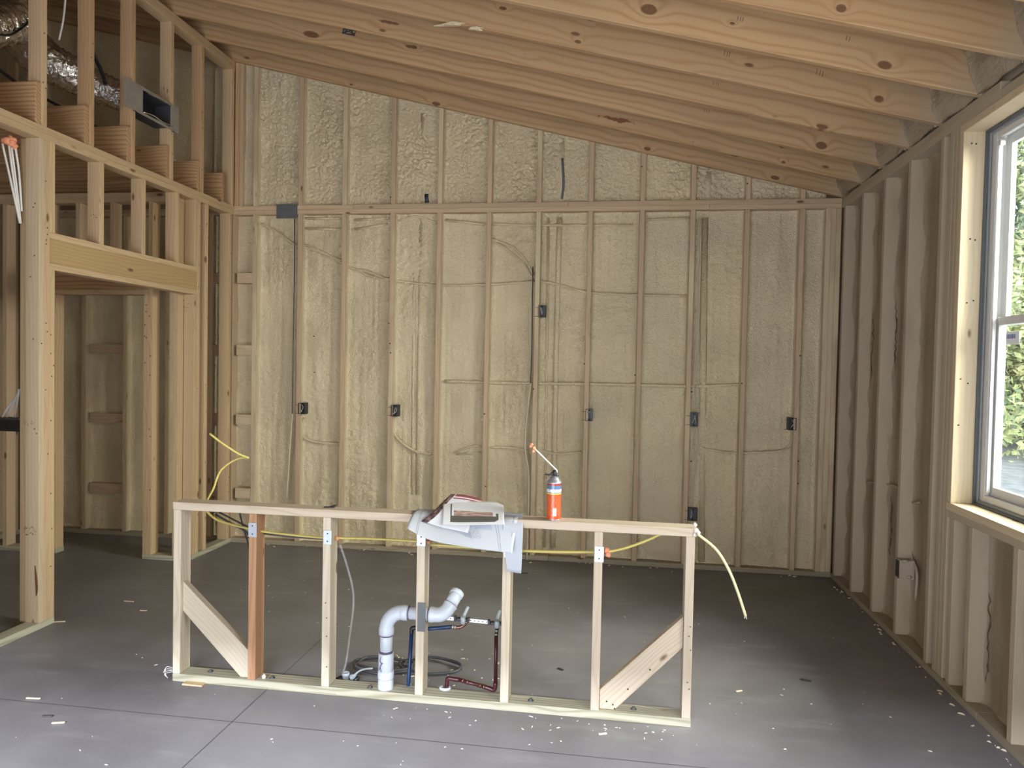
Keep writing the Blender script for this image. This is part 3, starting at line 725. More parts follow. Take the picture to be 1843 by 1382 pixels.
# ink stamps and paint smears on the jamb stud
def ink_dots(parent, y, u0, u1, v0, v1, n, seed, s=.004):
    r_ = random.Random(seed)
    for i in range(n):
        p = on_y(y - .0006, r_.uniform(u0, u1), r_.uniform(v0, v1))
        lumber('ink_stamp', parent, Matrix.Translation(p), s * r_.uniform(.6, 1.6), .001, s * r_.uniform(.6, 1.3), 'ink', 0)
ink_dots(wall_left, 3.65, 43, 64, 947, 963, 26, 5); ink_dots(wall_left, 3.65, 43, 63, 753, 766, 12, 6, .003)
ink_dots(wall_left, 4.13, 163, 180, 385, 392, 5, 7, .006); ink_dots(wall_left, 5.166, 330, 345, 533, 562, 16, 8, .004)

# ---------------------------------------------------------------- hall behind the left wall
def cb(name, xa, xb, z0, z1, mat='stud', yr=(5.10, 5.189)): return board(name, wall_closet, (xa, xb), yr, (z0, z1), mat)
cb('bottom_plate', -3.66, X2 - .002, 0, Z0, 'treated'); cb('bottom_plate', XH + .02, -4.42, 0, Z0, 'treated')
cb('jack_stud', -3.658, -3.62, Z0, 2.08, 'spruce'); cb('king_stud', -3.619, -3.581, Z0, 2.80, 'spruce'); cb('stud', X2 - .045, X2 - .005, Z0, 2.80, 'spruce')
cb('jack_stud', -4.462, -4.424, Z0, 2.08, 'spruce'); cb('king_stud', -4.501, -4.463, Z0, 2.80); cb('stud', -4.90, -4.862, Z0, 2.80); cb('stud', -5.25, -5.212, Z0, 2.80)
cb('header_plate', -4.462, -3.62, 2.08, 2.118, 'spruce'); cb('header', -4.462, -3.62, 2.118, 2.30, 'joist', (5.105, 5.145)); cb('header_plate', -4.462, -3.62, 2.30, 2.338)
for x in (-4.25, -3.95): cb('cripple_stud', x, x + T, 2.338, 2.80)
for z in (2.80, 2.8385): cb('top_plate', XH + .02, X2 - .002, z, z + .0375, 'stud')
# hall: ceiling joists resting on the left wall
ceiling_hall = empty('ceiling_hall', (-4.3, 4.5, ZP)); tag(ceiling_hall, 'row of attic floor joists bearing on the left wall', kind='structure')
for y in [u - .0385 for u in UP[:-1]] + [5.55] + [3.22, 2.81, 2.4]:
    board('joist', ceiling_hall, (XH + .02, XL - .006), (y, y + T), (ZP + .0005, ZP + .236), 'joist')
board('ceiling_board', ceiling_hall, (XH + .02, X2 - .02), (5.2, 5.72), (ZP - .02, ZP), 'osb')
# far wall of the hall
wall_hall = boxes_mesh('wall_hall', [(XH - .03, XH, -1.72, YB + .14, 0, rb(XH) + .2)], 'osb'); tag(wall_hall, 'dim far wall of the hall', kind='structure')
for i in range(14):
    y = 5.55 - i * S16; board('stud', wall_hall, (XH + .001, XH + .09), (y, y + T), (Z0, ZP), 'stud')
    board('stud', wall_hall, (XH + .001, XH + .09), (y, y + T), (ZP, rb(XH)), 'stud')
board('bottom_plate', wall_hall, (XH + .001, XH + .09), (-1.6, 5.7), (0, Z0), 'treated')
# wall behind the camera with the patio door opening
DX0, DX1, DZ1 = -2.95, .95, 2.15
wall_front = boxes_mesh('wall_front', [(XH, DX0, -1.72, -1.6, 0, 4.7), (DX1, XR + .16, -1.72, -1.6, 0, 4.7), (DX0, DX1, -1.72, -1.6, DZ1, 4.7)], 'foam_dull'); tag(wall_front, 'foam filled wall behind the camera with a wide patio door', kind='structure')
door = empty('door_1', (-1.0, -1.66, 0)); tag(door, 'white patio door frame behind the camera', kind='structure')
for xa in (DX0, -1.03, DX1 - .06): board('door_frame', door, (xa, xa + .06), (-1.70, -1.62), (0, DZ1), 'vinyl')
board('door_frame', door, (DX0, DX1), (-1.70, -1.62), (DZ1 - .06, DZ1), 'vinyl')


# ================================================================== THINGS
# ---------------------------------------------------------------- the half wall (island framing)
hw = empty('half_wall', ((PX0 + PX1) / 2, PY + .045, 0)); tag(hw, 'low freestanding stud frame for a kitchen island on the concrete floor', 'half wall')
HB = .848
board('bottom_plate', hw, (PX0, PX1), (PY, PY + .089), (0, .038), 'treated')
hm = {}
for i, (x, mt) in enumerate(((PX0, 'white_pine'), (-1.727, 'red'), (-1.352, 'white_pine'), (-.892, 'white_pine'), (-.488, 'white_pine'), (-.074, 'pale'), (.328, 'pale'))):
    hm[i] = board('stud', hw, (x, x + T), (PY + .001, PY + .088), (.038, HB), mt)
board('top_plate', hw, (PX0 - .004, PX1 + .004), (PY, PY + .089), (HB, HB + .038), 'pale')
# diagonal braces
def brace(p_top, p_bot, W, mat, cut_top, cut_bot):
    """flat board between two studs, ends cut plumb against stud faces; outline in the wall plane"""
    y0, y1 = PY + .022, PY + .060
    pts = cut_top + cut_bot
    vs_ = [(x, y0, z) for x, z in pts] + [(x, y1, z) for x, z in pts]; n = len(pts)
    fs = [tuple(range(n)), tuple(range(2 * n - 1, n - 1, -1))] + [(i, i + n, (i + 1) % n + n, (i + 1) % n) for i in range(n)]
    # local X along the board so that the grain follows it
    a = Vector((p_top[0], (y0 + y1) / 2, p_top[1])); b = Vector((p_bot[0], (y0 + y1) / 2, p_bot[1]))
    mw = frame_matrix(a, b, (0, 1, 0)); inv = mw.inverted()
    me = bpy.data.meshes.new('brace'); me.from_pydata([tuple(inv @ Vector(v)) for v in vs_], [], fs); me.update()
    o = link('brace', me, hw, mat, mw)
    md = o.modifiers.new('edge', 'BEVEL'); md.width = .002; md.segments = 1
    return o
brace((-2.08, .41), (-1.74, .08), .089, 'white_pine', [(PX0 + T, .345), (PX0 + T, .49)], [(-1.727, .165), (-1.727, .039), (-1.775, .039)][:3])
brace((.328, .42), (-.02, .07), .089, 'pale', [(.327, .485), (.327, .345)], [(.035, .039), (-.035, .039), (-.035, .125)])
# steel nail plates on the stud faces
for i, (u0, u1, v0, v1) in ((1, (447, 462, 941, 966)), (2, (582, 597, 955, 979)), (3, (750, 766, 962, 982)), (4, (907, 922, 975, 1003)), (5, (1070, 1087, 984, 1011))):
    a = on_y(PY - .001, u0, v1); b = on_y(PY - .001, u1, v0)
    np_ = board('nail_plate', hm[i], (a.x, b.x), (PY - .0022, PY + .0008), (a.z, b.z), 'galv', .0006); np_['label'] = 'shiny steel nail plate over the drilled cable hole'
    for q in (.22, .78):
        lathe('screw', [(.004, 0), (.003, .0015)], 'nail', hm[i], ((a.x + b.x) / 2, PY - .0022, a.z + (b.z - a.z) * q), (0, -1, 0), 7)
a = on_y(PY - .001, 751, 1136); b = on_y(PY - .001, 766, 1085)
board('nail_plate', hm[3], (a.x, b.x), (PY - .0025, PY + .0008), (a.z, b.z), 'galv_dull', .0006)['label'] = 'long dull grey plate guarding the drain pipe'
for i, uv in ((2, (607, 968)), (5, (1092, 990)), (5, (1094, 998)), (3, (770, 975)), (4, (926, 992))):
    p = on_y(PY + .045, *uv); blob('foam_plug', p, .012 if uv[0] > 1000 else .010, 'orange', hm[i], seed=uv[0], sub=2)
for u, v in ((1242, 1128), (1240, 1145), (1243, 1170), (1240, 1240), (1237, 1228), (586, 1085), (588, 1112), (588, 1145), (588, 1200)):
    p = on_y(PY + .0004, u, v); lathe('nail_head', [(.003, 0), (.003, .0012)], 'nail', hw, p, (0, -1, 0), 7)
for u, v in ((1092, 1262), (1103, 1268), (1106, 1275), (1170, 1205), (1130, 1240)):
    p = on_y(PY + .0215, u, v); lathe('nail_head', [(.004, 0), (.004, .0012)], 'nail', hw, p, (0, -1, 0), 7)
for x, y in ((-1.62, 3.23), (-1.95, 3.24), (-.35, 3.23), (.12, 3.235), (-1.12, 3.22)):
    lathe('anchor_bolt', [(.014, 0), (.014, .002), (.007, .002), (.007, .010)], 'galv_dull', hw, (x, y, .038), (0, 0, 1), 8)
# small black clip on the top plate, wood shim under the bottom plate
clip = empty('spring_clip', (-1.335, PY + .05, HB + .038)); tag(clip, 'tiny black clip lying on the top of the half wall', 'clip')
lumber('jaw', clip, Matrix.Translation((-1.33, PY + .05, HB + .045)) @ Matrix.Rotation(-.25, 4, 'Y'), .045, .014, .006, 'black', .001)
lumber('jaw', clip, Matrix.Translation((-1.345, PY + .052, HB + .041)) @ Matrix.Rotation(.5, 4, 'Z'), .05, .012, .005, 'black', .001)
lathe('spring', [(.006, -.008), (.006, .008)], 'black', clip, (-1.318, PY + .05, HB + .046), (0, 1, 0), 10)
p = on_z(0, 342, 1237)
sh = lumber('wood_shim', None, Matrix.Translation((p.x, PY - .012, .004)), .105, .045, .008, 'spruce', .001); tag(sh, 'thin wooden shim poking out under the left end of the half wall', 'shim')

# ---------------------------------------------------------------- white drain pipe
dp = empty('drain_pipe', (-1.047, 3.245, 0)); tag(dp, 'white plastic drain pipe with elbows rising through the half wall', 'pipe')
DY = 3.235; DXv = -1.047; DZh = .405
lathe('coupling', [(.036, .0), (.037, .004), (.037, .075), (.033, .085), (.033, .088)], 'white_pvc', dp, (DXv, DY, .0), seg=28)
lathe('collar', [(.038, .085), (.0385, .09), (.0385, .118), (.037, .121), (.034, .122)], 'white_pvc', dp, (DXv, DY, .0), seg=28)
lathe('coupling', [(.034, .12), (.0365, .122), (.0365, .205), (.035, .208), (.031, .208)], 'white_pvc', dp, (DXv, DY, .0), seg=28)
lathe('pipe', [(.030, .19), (.030, .33)], 'white_pvc', dp, (DXv, DY, 0), seg=28)
lathe('primer_ring', [(.0306, .2085), (.0309, .214), (.0304, .218)], 'primer', dp, (DXv, DY, 0), seg=28)
lathe('primer_ring', [(.0304, .288), (.0309, .292), (.0306, .296)], 'primer', dp, (DXv, DY, 0), seg=28)
arc = [(DXv, DY, .296), (DXv, DY, .325)] + [(DXv + .080 * (1 - math.cos(t)), DY, .325 + .080 * math.sin(t)) for t in np.linspace(.15, PI / 2, 9)] + [(DXv + .105, DY, DZh)]
tube('elbow', arc, lambda t: .0365 if (t < .10 or t > .90) else .034, 'white_pvc', dp, 24, 3)
tube('pipe', [(DXv + .09, DY, DZh), (-.80, DY, DZh)], .030, 'white_pvc', dp, 24, 0)
for xx in (DXv + .108, -.842):
    tube('primer_ring', [(xx, DY, DZh), (xx + .006, DY, DZh)], .0308, 'primer', dp, 24, 0)
e1 = Vector((-.80, DY, DZh)); tgt = on_y(3.33, 822, 1074)
ed = (tgt - Vector((-.752, DY + .025, DZh + .012))).normalized()
arc2 = [(-.836, DY, DZh), (-.81, DY, DZh), (-.785, DY + .004, DZh + .002), (-.762, DY + .018, DZh + .016), tuple(Vector((-.75, DY + .03, DZh + .032)) + ed * .012)]
tube('elbow', arc2, lambda t: .0365 if (t < .16 or t > .97) else .034, 'white_pvc', dp, 24, 5)
pe0 = Vector((-.75, DY + .03, DZh + .032)) + ed * .01
tube('pipe', [pe0, pe0 + ed * .07], .031, 'white_pvc', dp, 24, 0)
lathe('collar', [(.033, .058), (.0345, .06), (.0345, .078), (.030, .080), (.028, .06), (.0, .03)], 'white_pvc', dp, pe0, ed, 24)
tube('ink_scrawl', [(DXv - .013, DY - .037, .200), (DXv - .018, DY - .0362, .18), (DXv - .010, DY - .0378, .165), (DXv - .016, DY - .037, .15), (DXv - .011, DY - .038, .128)], .0018, 'primer', dp, 5, 4)
tube('ink_scrawl', [(DXv - .022, DY - .0345, .135), (DXv - .012, DY - .0378, .165), (DXv - .002, DY - .039, .17)], .0014, 'primer', dp, 5, 4)
# ---------------------------------------------------------------- water pipes
wp = empty('water_pipe', (-.93, 3.27, 0)); tag(wp, 'dark blue plastic water pipe bending behind the drain', 'pipe')
by = 3.275
B0 = on_y(by, 735, 1232); B1 = on_y(by, 741, 1132); B2 = on_y(by, 772, 1127); B3 = on_y(by, 815, 1128); B4 = on_y(by, 836, 1124)
tube('riser', [(B0.x, by, .0), B0, B1 - Vector((0, 0, .005))], .0095, 'blue_pex', wp, 12, 0)
tube('elbow', [B1 - Vector((0, 0, .022)), B1 + Vector((.0, 0, -.002)), B1 + Vector((.006, 0, .006)), B1 + Vector((.03, 0, .008))], .0105, 'black', wp, 12, 4)
tube('run', [B1 + Vector((.02, 0, .008)), Vector((B2.x, by, B1.z + .008)), B3], .0095, 'blue_pex', wp, 12, 0)
tube('elbow', [B3 - Vector((.008, 0, 0)), B3 + Vector((.03, 0, .0)), B4, B4 + Vector((.012, -.004, .018))], .0085, 'copper', wp, 12, 4)
for f in (.2, .5): tube('crimp_ring', [B3 + Vector((.02 * f * 2 - .012, 0, 0)), B3 + Vector((.02 * f * 2 - .004, 0, 0))], .0118, 'brass', wp, 12, 0)
tube('elbow', [(B0.x - .012, by - .01, .012), (B0.x, by - .005, .010), (B0.x + .03, by, .014), (B0.x + .045, by, .03)], .0115, 'black', wp, 10, 4)
rp = empty('water_pipe', (-.52, 3.27, 0)); tag(rp, 'dark red plastic water pipe bent beside the fifth stud', 'pipe')
R0 = on_y(by, 801, 1243); R1 = on_y(by, 806, 1221); R2 = on_y(by, 826, 1223); R3 = on_y(by, 872, 1236); R4 = on_y(by, 888, 1241); R5 = on_y(by, 892, 1228); R6 = on_y(by, 893, 1145); R7 = on_y(by, 895, 1128)
R0.z = .0
tube('elbow', [R0, R0.lerp(R1, .7), R1, R1.lerp(R2, .6), R2], .0105, 'red_pex', rp, 12, 4)
tube('run', [R2 - (R3 - R2) * .05, R3], .009, 'red_pex', rp, 12, 0)
for q in (.12, .30, .8, .95): a = R2.lerp(R3, q); tube('crimp_ring', [a, a + (R3 - R2).normalized() * .007], .0112, 'copper', rp, 12, 0)
tube('elbow', [R3, R3.lerp(R4, .6), R4 + Vector((.004, 0, 0)), R5], .0108, 'red_pex', rp, 12, 4)
tube('riser', [R5, R6], .009, 'red_pex', rp, 12, 0)
tube('riser_end', [R6 - Vector((0, 0, .004)), R7], .0078, 'black', rp, 12, 0)
for q in (.15, .55): a = R6.lerp(R7, q); tube('crimp_ring', [a, a + Vector((0, 0, .007))], .0108, 'brass', rp, 12, 0)
tube('floor_ring', [R0 + Vector((.022 * math.cos(t), .018 * math.sin(t), .042)) for t in np.linspace(2.4, 7.0, 12)], .007, 'white_pvc', rp, 8, 2)
# perforated mounting strip with two stub-outs
sb = empty('mounting_bracket', (-.66, by, .39)); tag(sb, 'perforated bright metal strip holding two water stub-outs', 'bracket')
A0 = on_y(by + .01, 790, 1111); A1 = on_y(by + .01, 905, 1122)
ex = (A1 - A0).normalized(); Ls = (A1 - A0).length
lumber('strip', sb, frame_matrix(A0, A1, (0, 1, 0)), Ls, .003, .017, 'strip', .0004)
for q in np.linspace(.06, .94, 15):
    p = A0.lerp(A1, q) + Vector((0, -.0017, 0)); lathe('hole', [(.0032, 0), (.0032, .0006)], 'nail', sb, p, (0, -1, 0), 8)
for u, v in ((832, 1114), (893, 1121)):
    c = on_y(by - .002, u, v)
    cl = lumber('clamp', sb, Matrix.Translation(c + Vector((0, -.002, 0))), .052, .022, .016, 'black', .003)
    lumber('clamp_ear', cl, Matrix.Translation(c + Vector((-.034, -.002, .002))), .012, .016, .026, 'black', .002)
    lumber('clamp_ear', cl, Matrix.Translation(c + Vector((.03, -.002, .0))), .010, .016, .024, 'black', .002)
    lathe('fitting', [(.011, -.02), (.012, -.006), (.012, .012), (.008, .014)], 'grey_pvc', sb, c + Vector((.006, -.012, .002)), (.0, -.1, 1), 12)
    top = c + Vector((.020 if u < 860 else .010, .035, .048))
    tube('stub_out', [c + Vector((.006, -.010, .008)), c.lerp(top, .35) + Vector((0, -.004, 0)), top], .0082, 'grey_pvc', sb, 10, 4)
# ---------------------------------------------------------------- floor bits round the plumbing
cs_ = empty('conduit_stub', (-1.29, 3.33, 0)); tag(cs_, 'short grey plastic conduit stub in the floor beside the third stud', 'conduit')
p = on_z(.0, 622, 1228); q = on_z(0, 634, 1226)
lathe('stub', [(.017, 0), (.017, .035), (.019, .036), (.019, .05), (.013, .05), (.012, .03)], 'grey_pvc', cs_, p, seg=16)
lathe('coupling', [(.014, -.02), (.016, -.018), (.016, .012), (.012, .012)], 'grey_pvc', cs_, q + Vector((.01, .0, .022)), (1, .2, .2), 16)
blob('rubber_seal', p + Vector((-.03, .0, .012)), .02, 'black', cs_, seed=4, sq=(1.3, .8, .7)); blob('rubber_seal', p + Vector((.055, .0, .014)), .022, 'black', cs_, seed=5, sq=(.7, .8, .9))
def coil(c, r, turns, rad, mat, name, label, cat, z0=.006, wob=.02, seed=0, seg=7, sq=1.):
    rr = random.Random(seed); pts = []
    for i in range(int(turns * 16) + 1):
        t = i / 16 * 2 * PI; q = r + rr.uniform(-wob, wob) + .015 * math.sin(t * .5)
        pts.append((c[0] + q * math.cos(t), c[1] + sq * q * math.sin(t), z0 + rad * (1 + (i // 16) * 1.3) + abs(math.sin(t * 1.3)) * .006))
    o = tube(name, pts, rad, mat, None, seg, 3); tag(o, label, cat); return o
c1 = on_z(0, 690, 1203); c2 = on_z(0, 775, 1203)
coil((c1.x, c1.y), .155, 2.0, .007, 'rubber', 'tubing_coil', 'dark grey tubing coiled on the floor left of the drain pipe', 'tubing', seed=1, wob=.012, sq=.55)
coil((c2.x, c2.y), .150, 1.6, .007, 'rubber', 'tubing_coil', 'dark grey tubing loop on the floor right of the blue pipe', 'tubing', seed=2, wob=.012, sq=.60)
o = tube('plastic_hose', [on_z(.03, 634, 1218), on_z(.05, 650, 1206), on_z(.03, 670, 1203), on_z(.012, 690, 1206)], .005, 'grey_pvc', None, 8, 6); tag(o, 'pale grey hose arching from the conduit stub to the drain pipe', 'hose')
o = tube('clear_hose', [on_y(3.26, 612, 980), on_y(3.30, 622, 1010), on_y(3.34, 634, 1055), on_y(3.36, 636, 1090), on_y(3.37, 630, 1140), on_y(3.36, 623, 1190), on_y(3.34, 616, 1215)], .0055, 'clear', None, 8, 6); tag(o, 'thin translucent hose hanging behind the third stud', 'hose')

# ---------------------------------------------------------------- yellow cables
CY = PY + .05
o = tube('yellow_cable', [on_y(3.34, 377, 780), on_y(3.36, 402, 799), on_y(3.40, 430, 817), on_y(3.43, 447, 824), on_y(3.43, 433, 824), on_y(3.42, 415, 832), on_y(3.4, 398, 846), on_y(3.38, 390, 862), on_y(3.37, 384, 880), on_y(3.36, 374, 898), on_y(3.36, 370, 914), on_y(3.34, 380, 928), on_y(3.31, 400, 939), on_y(CY, 450, 952), on_y(CY, 470, 956), on_y(CY, 520, 962), on_y(CY, 585, 968), on_y(CY, 610, 968), on_y(CY, 680, 970), on_y(CY, 755, 974)], .0055, 'yellow', None, 8, 6); tag(o, 'yellow electric cable threaded through the left studs, its end sticking up', 'cable')
o = tube('yellow_cable', [on_y(CY, 775, 980), on_y(CY, 850, 985), on_y(CY, 918, 990), on_y(CY, 1000, 993), on_y(CY, 1078, 993), on_y(CY, 1110, 990), on_y(CY, 1150, 978), on_y(CY, 1192, 960)], .0065, 'yellow', None, 8, 6); tag(o, 'yellow electric cable threaded through the right studs of the half wall', 'cable')
o = tube('yellow_cable', [on_y(PY + .02, 1249, 957), on_y(PY, 1262, 966), on_y(PY - .02, 1290, 990), on_y(PY - .03, 1312, 1026), on_y(PY - .03, 1328, 1066), on_y(PY - .02, 1342, 1109)], .0058, 'pale_yellow', None, 8, 6); tag(o, 'yellow cable end arching out over the right end of the half wall', 'cable')
CL = Vector(o.data.vertices[0].co)
for i, (u, v) in enumerate(((1340, 1110), (1344, 1111))): tube('bare_wire', [on_y(PY - .02, 1341, 1106), on_y(PY - .02, u, v + 3)], .0018, 'white_cable', o, 5, 0)
b_ = empty('foam_blob', on_y(PY - .004, 1252, 957)); tag(b_, 'cream foam blob gluing the cable to the right end of the half wall', 'foam')
for i, (u, v, r_) in enumerate(((1251, 945, .010), (1253, 955, .011), (1250, 962, .008), (1257, 959, .008))): blob('foam_lump', on_y(PY + .0, u, v), r_, 'crumb', b_, seed=i + 9)
o = tube('dark_cable', [on_y(3.6, 388, 926), on_y(3.55, 420, 944), on_y(3.5, 444, 958), on_y(3.42, 460, 985), on_y(3.40, 466, 1010)], .006, 'rubber', None, 8, 5); tag(o, 'dark grey cable crossing behind the reddish stud', 'cable')
o = tube('dark_cable', [on_y(3.7, 395, 922), on_y(3.62, 440, 945), on_y(3.5, 462, 955), on_y(CY + .03, 476, 960), on_y(CY + .02, 530, 966), on_y(CY + .02, 590, 970)], .005, 'rubber', None, 8, 5); tag(o, 'dark grey cable running beside the yellow cable in the half wall', 'cable')
o = tube('dark_cable', [on_y(3.9, 431, 920), on_y(3.8, 437, 945), on_y(3.6, 446, 975), on_y(3.45, 452, 1000)], .005, 'rubber', None, 8, 5); tag(o, 'thin dark cable dropping steeply behind the reddish stud', 'cable')

# ---------------------------------------------------------------- can of spray foam
can = empty('foam_can', (-.265, PY + .04, HB + .038)); tag(can, 'orange-red can of spray foam with straw nozzle on the half wall', 'can')
cb0 = Vector((-.262, PY + .040, HB + .038)); CR = .0335
def can_mat():
    M = Mat('can_label'); u, v, w = M.xyz(M.coord('UV'))
    n = M.noise(M.vec(u * 80, v * 14, 0), 1.0, 2)
    base = M.mix((v * 46).frac().ramp(.55, .7, 0, 1) * (n > .5) * (v < .68) * (v > .12), (.62, .085, .02), (.75, .28, .12))
    col = M.mix((v > .70) * (v < .735), base, (.85, .62, .12))
    col = M.mix((v > .735) * (v < .95), col, (.12, .20, .34))
    col = M.mix(((v - .80).abs() < .045) * (n > .42), col, (.85, .86, .88))
    col = M.mix((v > .95), col, (.40, .04, .03))
    bar = (u > .16) * (u < .235) * (v > .10) * (v < .32)
    col = M.mix(bar, col, (.85, .85, .85)); col = M.mix(bar * ((v * 70).frac() > .5) * (u > .175) * (u < .22), col, (.2, .22, .3))
    M.color(col); M.set(rough=.3, metal=.15, coat=.3); return M.m
MAT['can'] = can_mat()
def cyl_uv(name, base, r, h, mat, parent, seg=36, a0=-2.6):
    vs_, uv, fs = [], [], []
    for j in range(2):
        for k in range(seg + 1):
            th = a0 + 2 * PI * k / seg; vs_.append(base + Vector((r * math.cos(th), r * math.sin(th), h * j))); uv.append((k / seg, j))
    for k in range(seg): fs.append((k, k + 1, seg + 1 + k + 1, seg + 1 + k))
    return mesh_obj(name, vs_, fs, mat, parent, True, uv)
CH = .172
lathe('rim', [(.030, 0), (CR + .0008, .001), (CR + .0008, .005), (CR, .006)], 'galv', can, cb0, seg=36)
cyl_uv('label_body', cb0 + Vector((0, 0, .005)), CR, CH - .009, 'can', can)
lathe('dome', [(CR, CH - .005), (CR + .001, CH - .002), (CR - .001, CH + .002), (.027, CH + .010), (.021, CH + .016), (.020, CH + .022), (.014, CH + .024), (.013, CH + .028), (.0, CH + .028)], 'galv', can, cb0, seg=36)
tz = cb0 + Vector((0, 0, CH + .026))
tube('trigger', [tz + Vector((.008, 0, .0)), tz + Vector((.004, 0, .018)), tz + Vector((-.008, 0, .014)), tz + Vector((-.022, 0, .006)), tz + Vector((-.044, 0, .007))], lambda t: .014 - .011 * t ** .5, 'black', can, 10, 5, .7)
lathe('valve', [(.007, -.002), (.0085, .016), (.006, .028)], 'black', can, tz + Vector((.002, 0, 0)), (-.12, 0, 1), 12)
s0_ = tz + Vector((.008, 0, .030)); s1_ = on_y(PY + .03, 960, 805)
tube('straw', [tz + Vector((.010, 0, .002)), tz + Vector((.011, 0, .022)), s0_, s0_.lerp(s1_, .1), s1_], .0032, 'white_cable', can, 8, 4)
for i, (u, v) in enumerate(((957, 800), (961, 806), (955, 803), (960, 812))): blob('dried_foam', on_y(PY + .03, u, v), .0075, 'orange', can, seed=30 + i)

# ---------------------------------------------------------------- drawings and printouts lying on the half wall
def sheet(name, rows, mat, label, nu=8, th=.0008):
    """paper bent through rows of points (each row left to right)"""
    R_ = [smooth_path(r, nu) for r in rows]; n = len(R_[0]); cols = [smooth_path([r[i] for r in R_], 6) for i in range(n)]
    mrow = len(cols[0]); vs_, uv, fs = [], [], []
    for i in range(n):
        for j in range(mrow): vs_.append(cols[i][j]); uv.append((i / (n - 1), 1 - j / (mrow - 1)))
    for i in range(n - 1):
        for j in range(mrow - 1): fs.append((i * mrow + j, i * mrow + j + 1, (i + 1) * mrow + j + 1, (i + 1) * mrow + j))
    o = mesh_obj(name, vs_, fs, mat, None, True, uv)
    md = o.modifiers.new('thickness', 'SOLIDIFY'); md.thickness = th; md.offset = 0
    tag(o, label, 'paper'); return o
def plan_mat():
    M = Mat('plan_print'); u, v, w = M.xyz(M.coord('UV'))
    def vl(x, wd=.0025): return ((u - x).abs() < wd)
    def hl(y, wd=.004): return ((v - y).abs() < wd)
    ln = vl(.10).max(vl(.118)).max(vl(.80)).max(vl(.822)).max(hl(.90) * (u > .1)).max(vl(.965) * (v > .35))
    tb = ((u - .91).abs() < .03) * ((v * 26).frac() < .12) * (v > .45) * (v < .85)
    wds = (u > .50) * (u < .64) * (v > .25) * (v < .62) * (((v + u * .9) * 42).frac() < .22) * (M.noise(M.vec(u * 90, v * 20, 0), 1.0, 1) > .45)
    tri = (u > .60) * (u < .76) * (v > .44) * (v < .64) * ((u - .6) * 1.3 + .40 > v - .06)
    col = M.mix(ln.max(tb).max(wds) * .7, (.47, .495, .535), (.06, .08, .13))
    col = M.mix(tri * .5, col, (.30, .36, .50))
    d = (u - .47 + (v - .5) * .65); sw = ((d.abs() < .035 + .0) * (v > .12) * (v < .6))
    col = M.mix(((v - (.80 - u * .9)).abs().ramp(.05, .10, 1, 0)) * (u > .25) * (u < .56) * .55, col, (.24, .28, .38))
    M.color(col); M.set(rough=.55, spec=.3); return M.m
def photo_mat(name, rot=False):
    M = Mat(name); u, v, w = M.xyz(M.coord('UV'))
    tray = (v > .17 - 0.) * (v < .44) * (u > .14 + 0.) * (u < .88) * ((v - .17) > ((u - .80) * 1.5)).max(0.)
    horn = (u > .83) * (u < .88) * (v > .40) * (v < .56)
    lhorn = (u > .14) * (u < .165 + 0.) * (v > .4) * (v < .84)
    brown = (v > .40) * (v < .60) * (u > .20) * (u < .77)
    n = M.noise(M.vec(u * 6, v * 22, 0), 1.0, 3)
    col = M.mix(brown, (.62, .62, .61), M.mix(n.ramp(.35, .65), (.25, .15, .11), (.50, .36, .31)))
    col = M.mix(tray.max(horn).max(lhorn).clamp(), col, (.10, .095, .08))
    M.color(col); M.set(rough=.5, spec=.3); return M.m
def strip_mat():
    M = Mat('printed_margins'); u, v, w = M.xyz(M.coord('UV'))
    left = (u < .16); top = (v > .84) * (u > .2); pale = ((v - .90).abs() < .02)
    n = M.noise(M.vec(u * 7, v * 7, 0), 1.0, 2)
    col = M.mix(left, (.62, .63, .65), M.mix(n.ramp(.4, .6), (.05, .04, .04), (.25, .14, .12)))
    col = M.mix(top, col, (.24, .07, .08)); col = M.mix(pale * (u > .2), col, (.75, .6, .6))
    M.color(col); M.set(rough=.5, spec=.3); return M.m
MAT['plan'] = plan_mat(); MAT['photo'] = photo_mat('printed_picture'); MAT['strip_print'] = strip_mat(); MAT['paper'] = plain('white_paper', (.46, .49, .535), .6)
PZ = HB + .0395
def P3(rows): return [[on_y(y, u, v) for u, v in r] for y, r in rows]
sheet('plan_sheet', P3([(3.262, [(905, 921), (915, 922), (930, 923), (940, 924)]), (3.178, [(905, 942), (915, 943), (930, 944), (941, 945)]), (3.168, [(908, 985), (918, 986), (930, 987), (940, 988)]), (3.165, [(912, 1028), (920, 1029), (930, 1031), (938, 1032)])]), 'paper', 'blank white plan sheet hanging straight down beside the fifth stud')
top_pts = [Vector((x, 3.285, PZ + z)) for x, z in ((-.915, .004), (-.82, .004), (-.70, .004), (-.56, .003), (-.425, .002))]
edge_pts = [Vector((x, 3.198, PZ + z)) for x, z in ((-.912, .006), (-.825, .004), (-.70, .003), (-.56, .002), (-.422, .001))]
front = [on_y(y, u, v) for y, u, v in ((3.065, 732, 951), (3.085, 775, 972), (3.10, 842, 985), (3.12, 892, 992), (3.135, 922, 996))]
mid1 = [e.lerp(f, .35) + Vector((0, 0, .006)) for e, f in zip(edge_pts, front)]; mid2 = [e.lerp(f, .72) + Vector((0, -.002, .006)) for e, f in zip(edge_pts, front)]
sheet('plan_sheet', [top_pts, edge_pts, mid1, mid2, front], 'plan', 'large house plan drawing draped over the front of the half wall')
sheet('printout', P3([(3.30, [(812, 889), (838, 891), (868, 899)]), (3.24, [(795, 905), (825, 908), (865, 913)]), (3.17, [(776, 924), (812, 931), (850, 938)]), (3.14, [(759, 938), (792, 948), (842, 959)])]), 'strip_print', 'printout with dark brown margins lying askew under another page')
